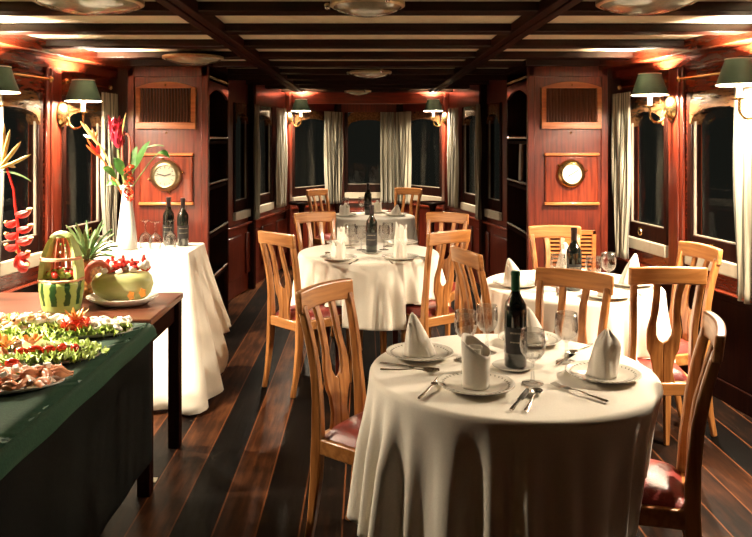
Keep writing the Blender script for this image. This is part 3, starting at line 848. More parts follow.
def flat_item(name, cat, poly, th=.0022):
    b = MB(); b.prism(poly, 0, th); return tag(b.build(name, STEEL, smooth=True), '', cat)
def knife_proto():
    t = thing('table_knife','', 'knife')
    b = MB(); b.prism([(-.008,.01),(.008,.01),(.010,.05),(.009,.09),(.002,.118),(-.007,.118),(-.008,.05)], .001, .003); b.build('blade', STEEL, t)
    b = MB(); b.tube([(0,.012,.003),(0,-.03,.005),(0,-.085,.005),(0,-.092,.005)], [.004,.0055,.007,.005], 8, flat=.6); b.build('handle', STEEL, t, smooth=True)
    return t
def spoon_proto():
    t = thing('table_spoon','', 'spoon')
    b = MB(); rows=[]
    for i in range(7):
        q = i/6; rows.append([(.019*q*cos(2*PI*k/18), .072+.029*q*sin(2*PI*k/18), .002+.009*q*q) for k in range(18)])
    rows[0] = [(.0005*cos(2*PI*k/18), .072+.0005*sin(2*PI*k/18), .002) for k in range(18)]
    b.grid(rows, closed_u=True); b.build('bowl', STEEL, t, smooth='all', solid=.0015)
    b = MB(); b.tube([(0,.046,.010),(0,.02,.012),(0,-.03,.006),(0,-.085,.005),(0,-.092,.005)], [.0035,.003,.004,.007,.005], 8, flat=.5); b.build('handle', STEEL, t, smooth=True)
    return t
def fork_proto():
    t = thing('table_fork','', 'fork')
    b = MB()
    for x in (-.0105,-.0035,.0035,.0105): b.sweep([(x,.058,.006),(x,.08,.004),(x,.105,.009)], [.004,.0036,.002], .0015)
    b.prism([(-.0125,.06),(-.012,.046),(-.004,.034),(.004,.034),(.012,.046),(.0125,.06)], .005, .0068); b.build('tines', STEEL, t)
    b = MB(); b.tube([(0,.038,.0065),(0,.01,.010),(0,-.03,.006),(0,-.085,.005),(0,-.092,.005)], [.0035,.003,.004,.007,.005], 8, flat=.5); b.build('handle', STEEL, t, smooth=True)
    return t
KN = Proto(knife_proto()); SPN = Proto(spoon_proto()); FK = Proto(fork_proto())
def lay(P, handle, head, label, z=ZT+.0005):
    """lay cutlery from its handle end towards its head"""
    d = Vector((head[0]-handle[0], head[1]-handle[1])); m = (Vector(handle)+Vector(head))/2
    return P((m.x, m.y, z), rz=math.atan2(d.y,d.x)-PI/2, label=label)
def napkin(kind, loc, rz, label, h=.13, lean=(0,0), w=.042):
    b = MB(); rows=[]; n=40
    if kind == 'cone':      # tall folded cone, apex leaning
        for i in range(15):
            t = i/14; rows.append([( (w*(1-t)**.75*(1+.10*sin(2*a+1+2*t)+.05*sin(5*a))+.003)*cos(a)*1.05+lean[0]*t**1.2, (w*(1-t)**.75*(1+.08*sin(3*a))+.003)*sin(a)*.75+lean[1]*t, h*t) for a in [2*PI*k/n for k in range(n)]])
        b.grid(rows, closed_u=True)
        # wrapped flap along the front
        rows=[]
        for i in range(9):
            t=i/8*.8; rows.append([((w*(1-t)**.75+.006)*cos(a)*1.05+lean[0]*t**1.2, (w*(1-t)**.75+.006)*sin(a)*.75+lean[1]*t, h*t*(1-.25*k/8)) for k,a in enumerate([-2.6+1.7*k/8 for k in range(9)])])
        b.grid(rows)
    elif kind == 'roll':    # stiff cylinder with a slanting mouth
        for i in range(12):
            t = i/11
            rows.append([((w*.92+.004*t+.003*sin(4*a))*cos(a), (w*.92+.004*t)*sin(a), t*(h*.84+h*.19*cos(a-2.6))) for a in [2*PI*k/n for k in range(n)]])
        b.grid(rows, closed_u=True)
        rows=[]
        for i in range(5):
            t=.45+.55*i/4; rows.append([((w*.45+.014*k/14)*cos(.8*k*PI/7), (w*.45+.014*k/14)*sin(.8*k*PI/7), t*h*.80) for k in range(15)])
        b.grid(rows)
    elif kind == 'rosette': # twisted cone with a ruffled top
        for i in range(18):
            t=i/17; tw = 3.4*t; rr = w*(1-.22*t)*(1-.75*max(0,(t-.72)/.28)**1.6)
            rows.append([(rr*(1+(.08+.12*t)*sin(3*a+tw)+.04*sin(7*a+tw))*cos(a)+.016*t, rr*(1+(.08+.12*t)*sin(3*a+tw)+.04*sin(7*a+tw))*sin(a), h*t*(1+.08*t*sin(3*a+1)-.03*t*cos(5*a))) for a in [2*PI*k/n for k in range(n)]])
        b.grid(rows, closed_u=True)
        rows=[[((w*.5)*(1-q)*cos(a)+.01, (w*.5)*(1-q)*sin(a), h*(.62+.42*q)+.012*sin(3*a)) for a in [2*PI*k/n for k in range(n)]] for q in (0,.4,.8)]
        b.grid(rows, closed_u=True)
    else:                   # crown with points all round
        for i in range(12):
            t=i/11
            rows.append([((w*(1-.12*t)+.005*sin(6*a))*cos(a), (w*(1-.12*t)+.005*sin(6*a))*sin(a)*.85, t*(h*.72+h*.28*(.5+.5*cos(4*a+.6))**1.6 + (.02 if abs(a-PI/2)<1 else 0))) for a in [2*PI*k/n for k in range(n)]])
        b.grid(rows, closed_u=True)
        rows=[[(.022*cos(a)*(1-.8*q), .02*sin(a)*(1-.8*q)+.008, h*(.3+.72*q)) for a in [2*PI*k/n for k in range(n)]] for q in (0,.5,.85,1)]
        b.grid(rows, closed_u=True)
    o = b.build('napkin', NAPK, smooth='all', solid=.002, fixn=False, loc=loc)
    o.rotation_euler.z = rz
    return tag(o, label, 'napkin')
def PX(px, py, z=ZT):
    Y = 754*(1.51-z)/(py-139); return ((px-365)*Y/754, Y)

# nearest table
NP = ZT+.0075
for (p, kind, rz, h, lean, pl, nl, w) in (
  ((.19,2.62),'cone',0,.145,(-.026,.0),'white plate at the left edge of the nearest table','white napkin folded to a tall leaning cone, left on the nearest table',.046),
  ((.336,2.285),'roll',0,.150,(0,0),'white plate at the front of the nearest table under a rolled napkin','white napkin rolled into a slant-topped cylinder at the front of the nearest table',.043),
  ((.754,2.392),'rosette',0,.135,(0,0),'white plate at the right of the nearest table under a twisted napkin','white twisted ruffled napkin at the right of the nearest table',.045),
  ((.612,2.80),'cone',0,.125,(-.01,.0),'white plate at the back of the nearest table behind the bottle','white cone napkin half hidden behind the bottle on the nearest table',.056)):
    PL((*p, ZT), label=pl); napkin(kind, (*p, NP), rz, nl, h, lean, w)
SP((.489,2.49,ZT), label='small white plate under the green-capped wine bottle')
bottle((.497,2.49,ZT+.0055), 'dark wine bottle with green cap on the nearest table', rz=.1, green=True)
for p, l in (((.345,2.585),'wine glass left of centre on the nearest table, behind the rolled napkin'),((.432,2.67),'wine glass just left of the bottle on the nearest table'),
             ((.518,2.33),'wine glass in front of the bottle on the nearest table'),((.682,2.555),'wine glass right of the bottle on the nearest table, behind the twisted napkin')):
    GL((*p, ZT), label=l)
lay(KN, PX(446,372), PX(381,363.5), 'knife beside the left plate on the nearest table')
lay(SPN, PX(384,371), PX(433,373.5), 'spoon in front of the left plate on the nearest table')
lay(FK, PX(417,402), PX(441,380), 'fork left of the front plate on the nearest table')
lay(KN, PX(508,416), PX(529,389), 'knife right of the front plate, next to a spoon')
lay(SPN, PX(524,416), PX(539,390), 'spoon right of the front plate, below the front glass')
lay(FK, PX(607,403), PX(557,387), 'fork in front of the right plate on the nearest table')
lay(KN, PX(556,367), PX(575,353), 'knife behind the right plate on the nearest table')
lay(SPN, PX(590,346), PX(571,355), 'spoon at the far right rim of the nearest table')
# middle table
for (p, pl, nl, h) in (
  ((-.166,4.72),'white plate at near left on the middle table','white crown napkin at near left on the middle table',.115),
  ((.222,4.75),'white plate at near right on the middle table','white crown napkin at near right on the middle table',.12),
  ((-.16,5.40),'white plate at far left on the middle table','white crown napkin at far left on the middle table',.12),
  ((.26,5.42),'white plate at far right on the middle table','white tall crown napkin at far right on the middle table',.135)):
    PL((*p, ZT), label=pl); napkin('crown', (*p, NP), p[0]*7, nl, h, w=.045)
SP((.044,4.99,ZT), label='small white plate under the bottle on the middle table')
bottle((.044,4.99,ZT+.0055), 'dark wine bottle at the centre of the middle table', rz=-.1)
for p, l in (((-.025,5.13),'wine glass left of the bottle on the middle table'),((-.10,5.22),'wine glass by the far left napkin on the middle table'),((.13,5.14),'wine glass right of the bottle on the middle table'),((.16,5.30),'wine glass by the far right napkin on the middle table')):
    GL((*p, ZT), label=l)
lay(KN, PX(345,267.5), PX(361,258), 'knife at near left on the middle table'); lay(FK, PX(395,266), PX(384,258), 'fork at near right on the middle table')
lay(KN, PX(428,259), PX(416,256), 'knife at the right rim of the middle table'); lay(SPN, PX(322,259), PX(329,253), 'spoon at the left rim of the middle table')
# right table
for (p, kind, pl, nl, h, lean, w) in (
  ((.775,3.88),'cone','white plate at the left of the right-hand table','white leaning cone napkin at the left of the right-hand table',.135,(-.035,0),.052),
  ((1.15,3.60),'crown','white plate at the front of the right-hand table behind a chair back','white napkin at the front of the right-hand table, seen through a chair back',.06,(0,0),.04),
  ((1.13,4.22),'cone','white plate at the back of the right-hand table','white cone napkin at the back of the right-hand table, left of its bottle',.17,(-.01,0),.055),
  ((1.37,3.90),'cone','white plate at the right of the right-hand table','white pointed napkin at the right of the right-hand table between two chair backs',.155,(.03,0),.05)):
    PL((*p, ZT), label=pl); napkin(kind, (*p, NP), 0, nl, h, lean, w)
bottle((1.045,3.77,ZT), 'dark wine bottle on the right-hand table in front of the louvred vent', rz=-.2)
for p, l in (((1.26,3.90),'farther of the two glasses right of the bottle on the right-hand table'),((1.145,3.78),'nearer of the two glasses right of the bottle on the right-hand table'),((.985,3.85),'wine glass left of the bottle on the right-hand table')):
    GL((*p, ZT), label=l)
lay(KN, (.93,3.62), (.97,3.80), 'knife on the right-hand table, seen through a chair back'); lay(FK, (1.33,3.62), (1.30,3.80), 'fork on the right-hand table behind the chair rails')
# farthest table
for (p, kind, pl, nl) in (((-.20,7.40),'crown','white plate at the left of the farthest table','white napkin at the left of the farthest table'),((.30,7.44),'cone','white plate at the right of the farthest table','white napkin at the right of the farthest table'),
                          ((.12,7.74),'crown','white plate at the back of the farthest table','white napkin at the back of the farthest table')):
    PL((*p, ZT), label=pl); napkin(kind, (*p, NP), 0, nl, .10, (.02,0), .05)
bottle((.03,7.55,ZT), 'dark wine bottle on the farthest table, above the middle bottle')
for p, l in (((-.20,7.62),'wine glass at the left of the farthest table'),((-.03,7.66),'wine glass left of the bottle on the farthest table')):
    GL((*p, ZT), label=l)
# ------------------------------------------------------------------ left side: serving table, wooden table, buffet
def drape(name, label, corners, ztop, mat, hem, flare, n=260, fold=.02, nf=26, rad=.03, seed=0, bow=None):
    """cloth over a four-cornered top: corners (x, y) counter-clockwise; hem(s) and flare(s, p) by perimeter position"""
    P = [Vector((*c,0)) for c in corners]; seg = [(P[(i+1)%4]-P[i]).length for i in range(4)]; tot = sum(seg)
    c0 = sum(P, Vector())/4; base=[]
    for k in range(n):
        d = tot*k/n; i = 0
        while d > seg[i]: d -= seg[i]; i += 1
        base.append((P[i] + (P[(i+1)%4]-P[i])*(d/seg[i]), i + d/seg[i]))
    pts = [b[0] for b in base]
    # soften the corners
    for _ in range(2): pts = [(pts[k-1]+pts[k]*2+pts[(k+1)%n])/4 for k in range(n)]
    nor=[]
    for k in range(n):
        t = pts[(k+1)%n]-pts[k-1]; nor.append(Vector((t.y,-t.x,0)).normalized())
    rnd = random.Random(seed); p1, p2 = rnd.random()*6, rnd.random()*6
    rows=[[c0+(p-c0)*q+Vector((0,0,ztop)) for p in pts] for q in (.001,.3,.6,.85,.96)]
    for k in range(5):
        a = PI/2*k/4; rows.append([p - nor[j]*rad*(1-sin(a))*.9 + Vector((0,0,ztop-rad*(1-cos(a)))) for j,p in enumerate(pts)])
    for k in range(1,23):
        t = k/22; row=[]
        for j,p in enumerate(pts):
            s = base[j][1]; f = flare(s)
            z0 = ztop-rad; h = hem(s); w = sin(nf*s*PI/2+p1+.8*t)*.6+sin(nf*.43*s*PI+p2)*.4
            off = nor[j]*(f[0]*t**1.15 + fold*w*t**.8 + fold*.9*t) + Vector((f[1],f[2],0))*t**1.3
            q = p + off; q.z = z0 + (h-z0)*t; row.append(q)
        rows.append(row)
    mb = MB(); mb.grid(rows, closed_u=True)
    o = mb.build(name, mat, smooth='all', solid=.002, fixn=False)
    return tag(o, label, 'tablecloth')
def plain_table(label, x0, x1, y0, y1, h, topmat, th=.03, ov=.03, lo=.03):
    t = thing('serving_table', label, 'table', ((x0+x1)/2,(y0+y1)/2,0)); a=(x1-x0)/2; b_=(y1-y0)/2
    b = MB(); b.box(-a,a,-b_,b_,h-th,h); b.build('table_top', topmat, t, bevel=.006)
    b = MB(); b.box(-a+ov,a-ov,-b_+ov,-b_+ov+.02,h-th-.10,h-th); b.box(-a+ov,a-ov,b_-ov-.02,b_-ov,h-th-.10,h-th); b.box(-a+ov,-a+ov+.02,-b_+ov,b_-ov,h-th-.10,h-th); b.box(a-ov-.02,a-ov,-b_+ov,b_-ov,h-th-.10,h-th)
    b.build('apron', DARKW, t)
    for sx in (-1,1):
        for sy in (-1,1):
            b = MB(); b.box(sx*(a-lo-.03)-.028, sx*(a-lo-.03)+.028, sy*(b_-lo-.03)-.028, sy*(b_-lo-.03)+.028, 0, h-th); b.build('leg', DARKW, t, bevel=.004)
    return t
# white-clothed sideboard
plain_table('serving table hidden under the white cloth beside the left cabinet', -1.74,-1.06,4.50,4.83,.825, DARKW)
def ramp(s, K):
    for (a,u),(b,v) in zip(K[:-1],K[1:]):
        if s <= b:
            t=(s-a)/(b-a) if b>a else 0
            return u+(v-u)*t if not hasattr(u,'__len__') else tuple(x+(y-x)*t for x,y in zip(u,v))
    return K[-1][1]
# corners: front-left, front-right, back-right, back-left  (s = 0..1 front, 1..2 right, 2..3 back, 3..4 left)
drape('tablecloth','white tablecloth falling to the floor from the serving table under the flower vase', [(-1.77,4.46),(-1.04,4.46),(-1.03,4.86),(-1.77,4.86)], .842, LINEN,
  lambda s: ramp(s,[(0,.06),(.75,.03),(1,.015),(1.18,.03),(1.42,.10),(1.55,.30),(1.9,.32),(2.2,.35),(3,.3),(4,.06)]),
  lambda s: ramp(s,[(0,(.03,0,-.10)),(.8,(.05,0,-.22)),(1,(.02,.07,-.32)),(1.15,(.05,.10,-.22)),(1.5,(.12,.02,-.02)),(2,(.10,.04,0)),(2.3,(.03,0,0)),(4,(.03,0,-.10))]), fold=.036, nf=19, rad=.012, seed=4)
# wooden table
plain_table('brown wooden table holding the watermelon basket and carved melon', -1.98,-.90,3.17,3.74,.75, BROWNW, lo=.004)
# buffet table under the green cloth
plain_table('buffet table hidden under the dark green cloth', -2.10,-1.00,1.30,3.02,.745, DARKW)
drape('tablecloth','dark green cloth over the buffet table in left foreground', [(-2.14,1.2),(-.865,1.2),(-.855,3.12),(-2.14,3.12)], .757, GREENCL,
  lambda s: .705, lambda s: (.0,0,0), fold=.003, nf=21, rad=.045, seed=5)
drape('shaded_cloth_side','shaded side of the green buffet cloth, coloured black, left foreground', [(-2.12,1.22),(-.885,1.22),(-.875,3.10),(-2.12,3.10)], .735, SHADECL,
  lambda s: .21, lambda s: (.0,0,0), fold=.008, nf=23, rad=.02, seed=6)  # hanging side of the green cloth, its shade put into the colour
def card():
    b = MB(); b.obox((0,0,.002), .034,.021,.0015, (0,0,.03)); o = b.build('paper_card', PAPER, loc=(-.955,3.335,.0)); tag(o,'small pale card lying on the dark floor by the buffet','card')
card()

# --- flower vase and stems
ZW = .8435
VX, VY = -1.44, 4.56
b = MB(); b.lathe([(.001,.004),(.058,.0),(.064,.01),(.058,.08),(.046,.18),(.034,.28),(.027,.34),(.029,.37),(.034,.385),(.031,.385),(.025,.35),(.025,.30),(.001,.29)], n=36, cap0=False, cap1=False)
tag(b.build('flower_vase', CERAM, smooth='all', loc=(VX,VY,ZW)), 'tall white tapering ceramic vase on the white serving table', 'vase')
def FP(px, py, Y=4.56): return Vector(((px-365)*Y/754, Y, 1.51-(py-139)*Y/754))
RIM = Vector((VX,VY,ZW+.34))
def bez(a,b,c,n=10): return [a*(1-t)**2+b*2*t*(1-t)+c*t*t for t in [i/n for i in range(n+1)]]
def spike(mb, p, d, ln, r, bend=Vector((0,0,.02)), n=7):
    d = d.normalized(); mb.tube([p + d*ln*i/n + bend*(i/n)**2 for i in range(n+1)], [r*(.5+1.2*(i/n))*(1-(i/n))**.6+.0008 for i in range(n+1)], 7, flat=.5)
def leaf(mb, p, q, w, sag=.02, up=Vector((0,-.6,.8)), n=10):
    d = q-p; side = d.cross(up).normalized(); rows=[]
    for i in range(n+1):
        t=i/n; c = p+d*t+Vector((0,0,sag*4*t*(1-t))); ww = w*(sin(PI*min(1,t**.8)))**.8+.0008
        rows.append([c-side*ww, c-side*ww*.5-up*.006, c+up*.004, c+side*ww*.5-up*.006, c+side*ww])
    mb.grid(rows)
def stem_thing(name, label, base, ctrl, top, r, mat=None, rbase=None):
    t = thing(name, label, 'flower', base)
    b = MB(); b.tube([p-base for p in bez(base,ctrl,top)], r, 7); b.build('stem', mat or STEMG, t, smooth=True)
    return t
# yellow heliconia
tp = FP(103,150); t = stem_thing('heliconia_stem','yellow heliconia in the white vase, reaching left below the lamp', RIM+Vector((-.012,0,-.04)), FP(112,168), tp, .006, HELIY)
for k,(ex,ey) in enumerate(((80,124),(85,127),(92,131),(97,134),(84,138))):
    b = MB(); p = tp + (FP(88,133)-tp)*(.15+.14*k); spike(b, p-t.location, FP(ex,ey,4.5+.02*k)-p, (FP(ex,ey,4.5+.02*k)-p).length, .022); b.build('bract', HELIY, t, smooth=True)
b = MB(); b.tube([tp-t.location, FP(90,134)-t.location], [.007,.01], 7); b.build('flower_axis', HELIY, t, smooth=True)
# orange heliconia
tp = FP(103,160); t = stem_thing('heliconia_stem','orange-red pointed heliconia in the white vase, lower left of the bouquet', RIM+Vector((-.008,-.01,-.04)), FP(112,175), tp, .006, HELIO)
for k,(ex,ey) in enumerate(((86,141),(90,146),(86,148),(98,148))):
    b = MB(); p = tp+(FP(95,152)-tp)*(.2*k); spike(b, p-t.location, FP(ex,ey,4.5)-p, (FP(ex,ey,4.5)-p).length, .018); b.build('bract', HELIO if k%2==0 else HELIR, t, smooth=True)
# pink ginger
tp = FP(118,150); t = stem_thing('ginger_flower','tall pink-red ginger bloom at the top of the white vase bouquet', RIM+Vector((0,.01,-.04)), FP(121,170), tp, .006)
b = MB(); c = FP(116.5,133)-t.location
b.ell(c, (.036,.034,.095), 14, (0,-.16,0)); b.build('flower_core', GINGER, t, smooth=True)
for k in range(26):
    a = k*2.4; h = -.075+.155*k/26; rr = .034*(1-((h)/.105)**2)**.5
    b = MB(); p = c+Vector((rr*cos(a)-.16*h, rr*sin(a), h)); spike(b, p, Vector((cos(a)*.4,sin(a)*.4,.9)), .034, .014, Vector((0,0,.008)), 5); b.build('bract', GINGER, t, smooth=True)
# arching pink amaranth with hanging red tassel
A0, A1, A2 = FP(122,168), FP(123,131), FP(128,134)
base = RIM+Vector((.008,-.006,-.04)); t = thing('hanging_amaranth','curved pink stem with red curly tassel hanging over the vase side','flower',base)
pts = bez(base, FP(122,172), FP(122,150),6)+[FP(122.5,140),FP(124,135),FP(127,133.5),FP(129.5,137),FP(130,150),FP(129.5,163)]
b = MB(); b.tube([p-base for p in pts], .007, 8); b.build('stem', PINKST, t, smooth=True)
rnd = random.Random(5)
for k in range(30):
    q = k/30; p = FP(129+rnd.uniform(-3,3), 164+34*q, 4.53+rnd.uniform(-.03,.02)); a = rnd.random()*6
    b = MB(); b.tube([p-base+Vector((.012*cos(a+j*.9)*(1-.3*q), .012*sin(a+j*.9), -.006*j)) for j in range(6)], [.003,.0055,.006,.006,.005,.002], 6); b.build('tassel_curl', TOMATO if k%3 else HELIO, t, smooth=True)
# green leaves and twigs
for nm, lab, q, w, mat, ctl in (('leaf_sprig','broad green leaf leaning right in the white vase bouquet',(150,141),.028,LEAFG,None),('leaf_sprig','green leaf hanging over the left rim of the white vase',(106,186),.030,LEAFG,None),
     ('leaf_sprig','green leaf at left of the bouquet below the orange bloom',(102,168),.034,LEAFG,None),('leaf_sprig','grey-green leaf low at the front of the white vase',(121,190),.030,LEAFB,None),
     ('leaf_sprig','grey-green leaf in the middle of the white vase bouquet',(128,172),.026,LEAFB,None),('leaf_sprig','small dark leaf tip far right on the bare twig of the bouquet',(170,158),.022,LEAFG,(158,153)),
     ('leaf_sprig','upright green leaf right of the curved pink stem',(137,146),.022,LEAFG,None),('leaf_sprig','pale upright spike behind the pink ginger bloom',(126,113),.009,HELIY,(121,140)),('leaf_sprig','thin brown-green leaf reaching right across the cabinet panel',(164,146),.007,LEAFB,(140,152)),
     ('leaf_sprig','green leaf rising behind the orange bloom',(114,158),.03,LEAFG,None)):
    base = RIM+Vector((random.uniform(-.015,.015), random.uniform(-.012,.012), -.03)); tip = FP(*q, 4.50+random.uniform(-.04,.06))
    t = thing(nm, lab, 'leaf', base)
    mid = FP(*ctl) if ctl else base+(tip-base)*.35+Vector((0,0,.05))
    b = MB(); b.tube([p-base for p in bez(base, (base+mid)/2+Vector((0,0,.03)), mid,5)], .0035, 6); b.build('stem', STEMG, t, smooth=True)
    b = MB(); leaf(b, mid-base, tip-base, w); b.build('leaf_blade', mat, t, smooth='all')
# upside-down glasses and bottles on the white table
for p, l in (((-1.345,4.62),'leftmost of three upturned wine glasses on the white serving table'),((-1.268,4.56),'middle of three upturned wine glasses on the white serving table'),((-1.195,4.63),'rightmost of three upturned wine glasses on the white serving table')):
    GL((*p, ZW+.1685), rot=(PI,0,0), label=l, scale=(.95,.95,1))
bottle((-1.24,4.76,ZW), 'left of the two dark bottles on the white serving table', scale=.95)
bottle((-1.135,4.70,ZW), 'right of the two dark bottles on the white serving table, before the cabinet', rz=.3, scale=.95)
# pale flask on the low shelf of the left cabinet
b = MB(); b.lathe([(.001,.0),(.03,.0),(.032,.01),(.028,.06),(.014,.11),(.010,.16),(.001,.162)], n=18, cap0=False); tag(b.build('pale_flask', CERAM, smooth=True, loc=(-1.215,5.78,.426)), 'pale flask standing on a low shelf in the left cabinet side', 'flask')
b = MB(); b.obox((0,0,.17), .012,.05,.17, (0,0,0)); o = b.build('wooden_board', BROWNW, bevel=.01, loc=(1.25,6.05,1.148)); o.rotation_euler=(.12,0,0); tag(o, 'brown board leaning on an upper shelf in the right cabinet side','board')

# --- watermelon basket
ZB = .7505
MX = (-1.352, 3.36)
t = thing('watermelon_basket','upright watermelon carved into a striped bowl with caged arch top','watermelon',(*MX,ZB))
def mr(z): # outer radius of the upright melon
    return .097*max(.0,1-((z-.135)/.217)**2.0)**.5 if z > .135 else .080+.0168*sin(PI/2*z/.135)
b = MB(); b.lathe([(.001,.0)]+[(mr(z),z) for z in (.0,.01,.03,.06,.09,.115,.135)]+[(.080,.136),(.080,.115),(.001,.112)], n=44, cap0=False, cap1=False); b.build('melon_bowl', RIND, t, smooth='all')
b = MB()
rows=[[(r_*cos(a)*(1+.012*(k%2)), r_*sin(a)*(1+.012*(k%2)), z) for k,a in enumerate([2*PI*k/44 for k in range(44)])] for r_,z in ((.096,.132),(.098,.140),(.081,.142),(.080,.133))]
b.grid(rows, closed_u=True, closed_v=True); b.build('cut_rim', FLESHP, t, smooth=True)
def rib(mb, a0, a1, zlo, zhi, ro, ri):
    rows=[]
    for i in range(16):
        z = zlo+(zhi-zlo)*i/15; rr = mr(min(z,.347)); a = (a0,a1)
        rows.append([((rr-ri)*cos(a0),(rr-ri)*sin(a0),z),((rr-ro)*cos(a0),(rr-ro)*sin(a0),z),((rr-ro)*cos(a1),(rr-ro)*sin(a1),z),((rr-ri)*cos(a1),(rr-ri)*sin(a1),z)])
    mb.strip(rows)
for s in (0, PI):
    b = MB(); rib(b, s-.50, s+.50, .132, .338, 0, .020); b.build('arch_side', RINDP if s else RINDP, t, smooth=True)
for k in range(7):
    a = PI/2 + (k-3)*.31
    b = MB(); rib(b, a-.095, a+.095, .134, .336, .002, .016); b.build('flesh_bar', FLESH if k%3 else FLESHP, t, smooth=True)
b = MB(); rows=[]
for i in range(25):
    a = PI+PI*i/24; rr = mr(.232); rows.append([((rr+.003)*cos(a),(rr+.003)*sin(a),.226),((rr+.003)*cos(a),(rr+.003)*sin(a),.238),((rr-.012)*cos(a),(rr-.012)*sin(a),.238),((rr-.012)*cos(a),(rr-.012)*sin(a),.226)])
b.strip(rows); b.build('cross_band', FLESHP, t, smooth=True)
b = MB(); b.lathe([(.046,.324),(.038,.336),(.022,.346),(.001,.351)], n=28, sx=1.1); b.build('crown', RINDP, t, smooth=True)
b = MB(); b.ell((0,0,0),.013,12); FR = Proto(tag(b.build('fruit_ball', GREENF, smooth=True),'','fruit'))
REDB = None; rnd = random.Random(8)
for k in range(20):
    a = k*2.4; r_ = .064*((k+.5)/20)**.5
    o = FR((MX[0]+r_*cos(a), MX[1]+r_*sin(a), ZB+.156+.022*(1-r_/.07)), label='', scale=rnd.uniform(.95,1.35))
    if k%2:
        if REDB is None: REDB = o.data.copy(); REDB.materials[0] = REDF; REDB.name='fruit_ball_red'
        o.data = REDB; o['label']='small red fruit ball inside the watermelon basket'; o['group']='red fruit in the watermelon basket'
    else: o['label']='small green fruit ball inside the watermelon basket'; o['group']='green fruit in the watermelon basket'
# --- pineapple
t = thing('pineapple','whole pineapple with spiky crown standing behind the watermelon basket','pineapple',(-1.325,3.60,ZB))
b = MB(); rows=[]
for i in range(22):
    q=i/21; z=.19*q; r_=.055*(1-abs(2*q-1)**3.2)**.5+.008
    rows.append([((r_+.0035*abs(sin(4*a*1+i*.78))*abs(cos(4*a-i*.78)))*cos(a),(r_+.0035*abs(sin(4*a+i*.78))*abs(cos(4*a-i*.78)))*sin(a),z) for a in [2*PI*k/36 for k in range(36)]])
b.grid(rows, closed_u=True); b.build('fruit_body', PINEB, t, smooth='all')
for k in range(30):
    a=k*2.4; el = .25+1.15*(k/30); ln=.10+.09*(k/30)
    d=Vector((cos(a)*cos(el),sin(a)*cos(el),sin(el))); b=MB(); p=Vector((.012*cos(a),.012*sin(a),.185+.02*k/30))
    q=p+d*ln+Vector((cos(a),sin(a),-.6))*.022; leaf(b,p,q,.0085,.016,up=Vector((0,0,1)) if el<1.2 else Vector((0,1,0))); b.build('crown_leaf', LEAFB if k%3 else LEAFG, t, smooth='all')
# --- carved papaya on an oval plate
PXM = (-1.118, 3.475)
t = thing('oval_plate','white oval plate under the carved melon on the wooden table','plate',(*PXM,ZB)); t.scale=(1.12,1.2,1.5)
b = MB(); b.lathe([(.001,.006),(.095,.006),(.125,.02),(.145,.026),(.147,.024),(.128,.014),(.10,.001),(.001,.001)], n=48, sy=.72, cap0=False, cap1=False); b.build('plate_body', CHINA, t, smooth='all')
t = thing('carved_melon','green-yellow carved melon filled with fruit on a white oval plate','melon',(PXM[0],PXM[1],ZB+.0075), .12); t.scale=(1.1,1.1,1.15); t.location.z += .004
b = MB(); rows=[]
for i in range(25):
    q=-1+2*i/24; x=.128*q; rr=(1-abs(q)**2.4)**.5*(1+.10*q)
    row=[]
    for j in range(32):
        a=2*PI*j/32; ridge=1+.045*cos(7*a)
        z=.070+.070*rr*sin(a)*ridge
        if z>.116: z=.116+ (z-.116)*.10
        row.append((x,.062*rr*cos(a)*ridge,max(z,.0)))
    rows.append(row)
b.grid(rows, closed_u=True); b.build('melon_skin', SQUASH, t, smooth='all')
b = MB(); b.tube([Vector((-.095+.045*cos(a),-.015,.112+.045*sin(a))) for a in [PI*1.25-PI*1.35*k/14 for k in range(15)]], [.011+.004*sin(PI*k/14) for k in range(15)], 9); b.build('handle_loop', FLESH, t, smooth=True)
for (x,z) in ((.045,.045),(.092,.055)):
    b=MB(); b.prism([(.011*(1+.45*(k%2))*cos(PI*k/5),.015*(1+.35*(k%2))*sin(PI*k/5)) for k in range(10)],-.004,.004); b.xf(Matrix.Translation((x,-.058,z-.012))@Matrix.Rotation(PI/2,4,'X')); b.build('orange_garnish', ORANGEF, t)
rnd = random.Random(12)
b = MB(); b.obox((0,0,0),.011,.009,.008); pr = b.build('fruit_chunk', REDF, bevel=.004); FCH = Proto(tag(pr,'','fruit')); WM=None
for k in range(60):
    x = rnd.uniform(-.085,.115); y=rnd.uniform(-.042,.040); wht = rnd.random()<.42
    z = .130+rnd.uniform(0,.032)+.016*(1-abs(y)/.042)
    o = FCH((PXM[0]+x,PXM[1]+y,ZB+.018+z), rot=(rnd.uniform(-.6,.6),rnd.uniform(-.6,.6),rnd.random()*3), label='', scale=rnd.uniform(.9,1.5))
    if wht:
        if WM is None: WM=o.data.copy(); WM.materials[0]=WHITEF; WM.name='fruit_chunk_white'
        o.data=WM; o['label']='pale fruit chunk heaped on the carved melon'; o['group']='pale fruit on the carved melon'
    else: o['label']='red fruit chunk heaped on the carved melon'; o['group']='red fruit on the carved melon'
for k,(x,y,h) in enumerate(((-.045,-.005,.192),(.0,.01,.195),(.098,.0,.200),(.05,-.02,.186))):
    b=MB(); b.ell((0,0,0),(.012,.012,.018),10); b.ell((.0,.0,.016),(.008,.008,.010),8)
    o=b.build('strawberry', REDF, smooth=True, loc=(PXM[0]+x,PXM[1]+y,ZB+.018+h-.015)); tag(o,'red berry standing on top of the carved melon fruit','berry','berries on top of the carved melon')

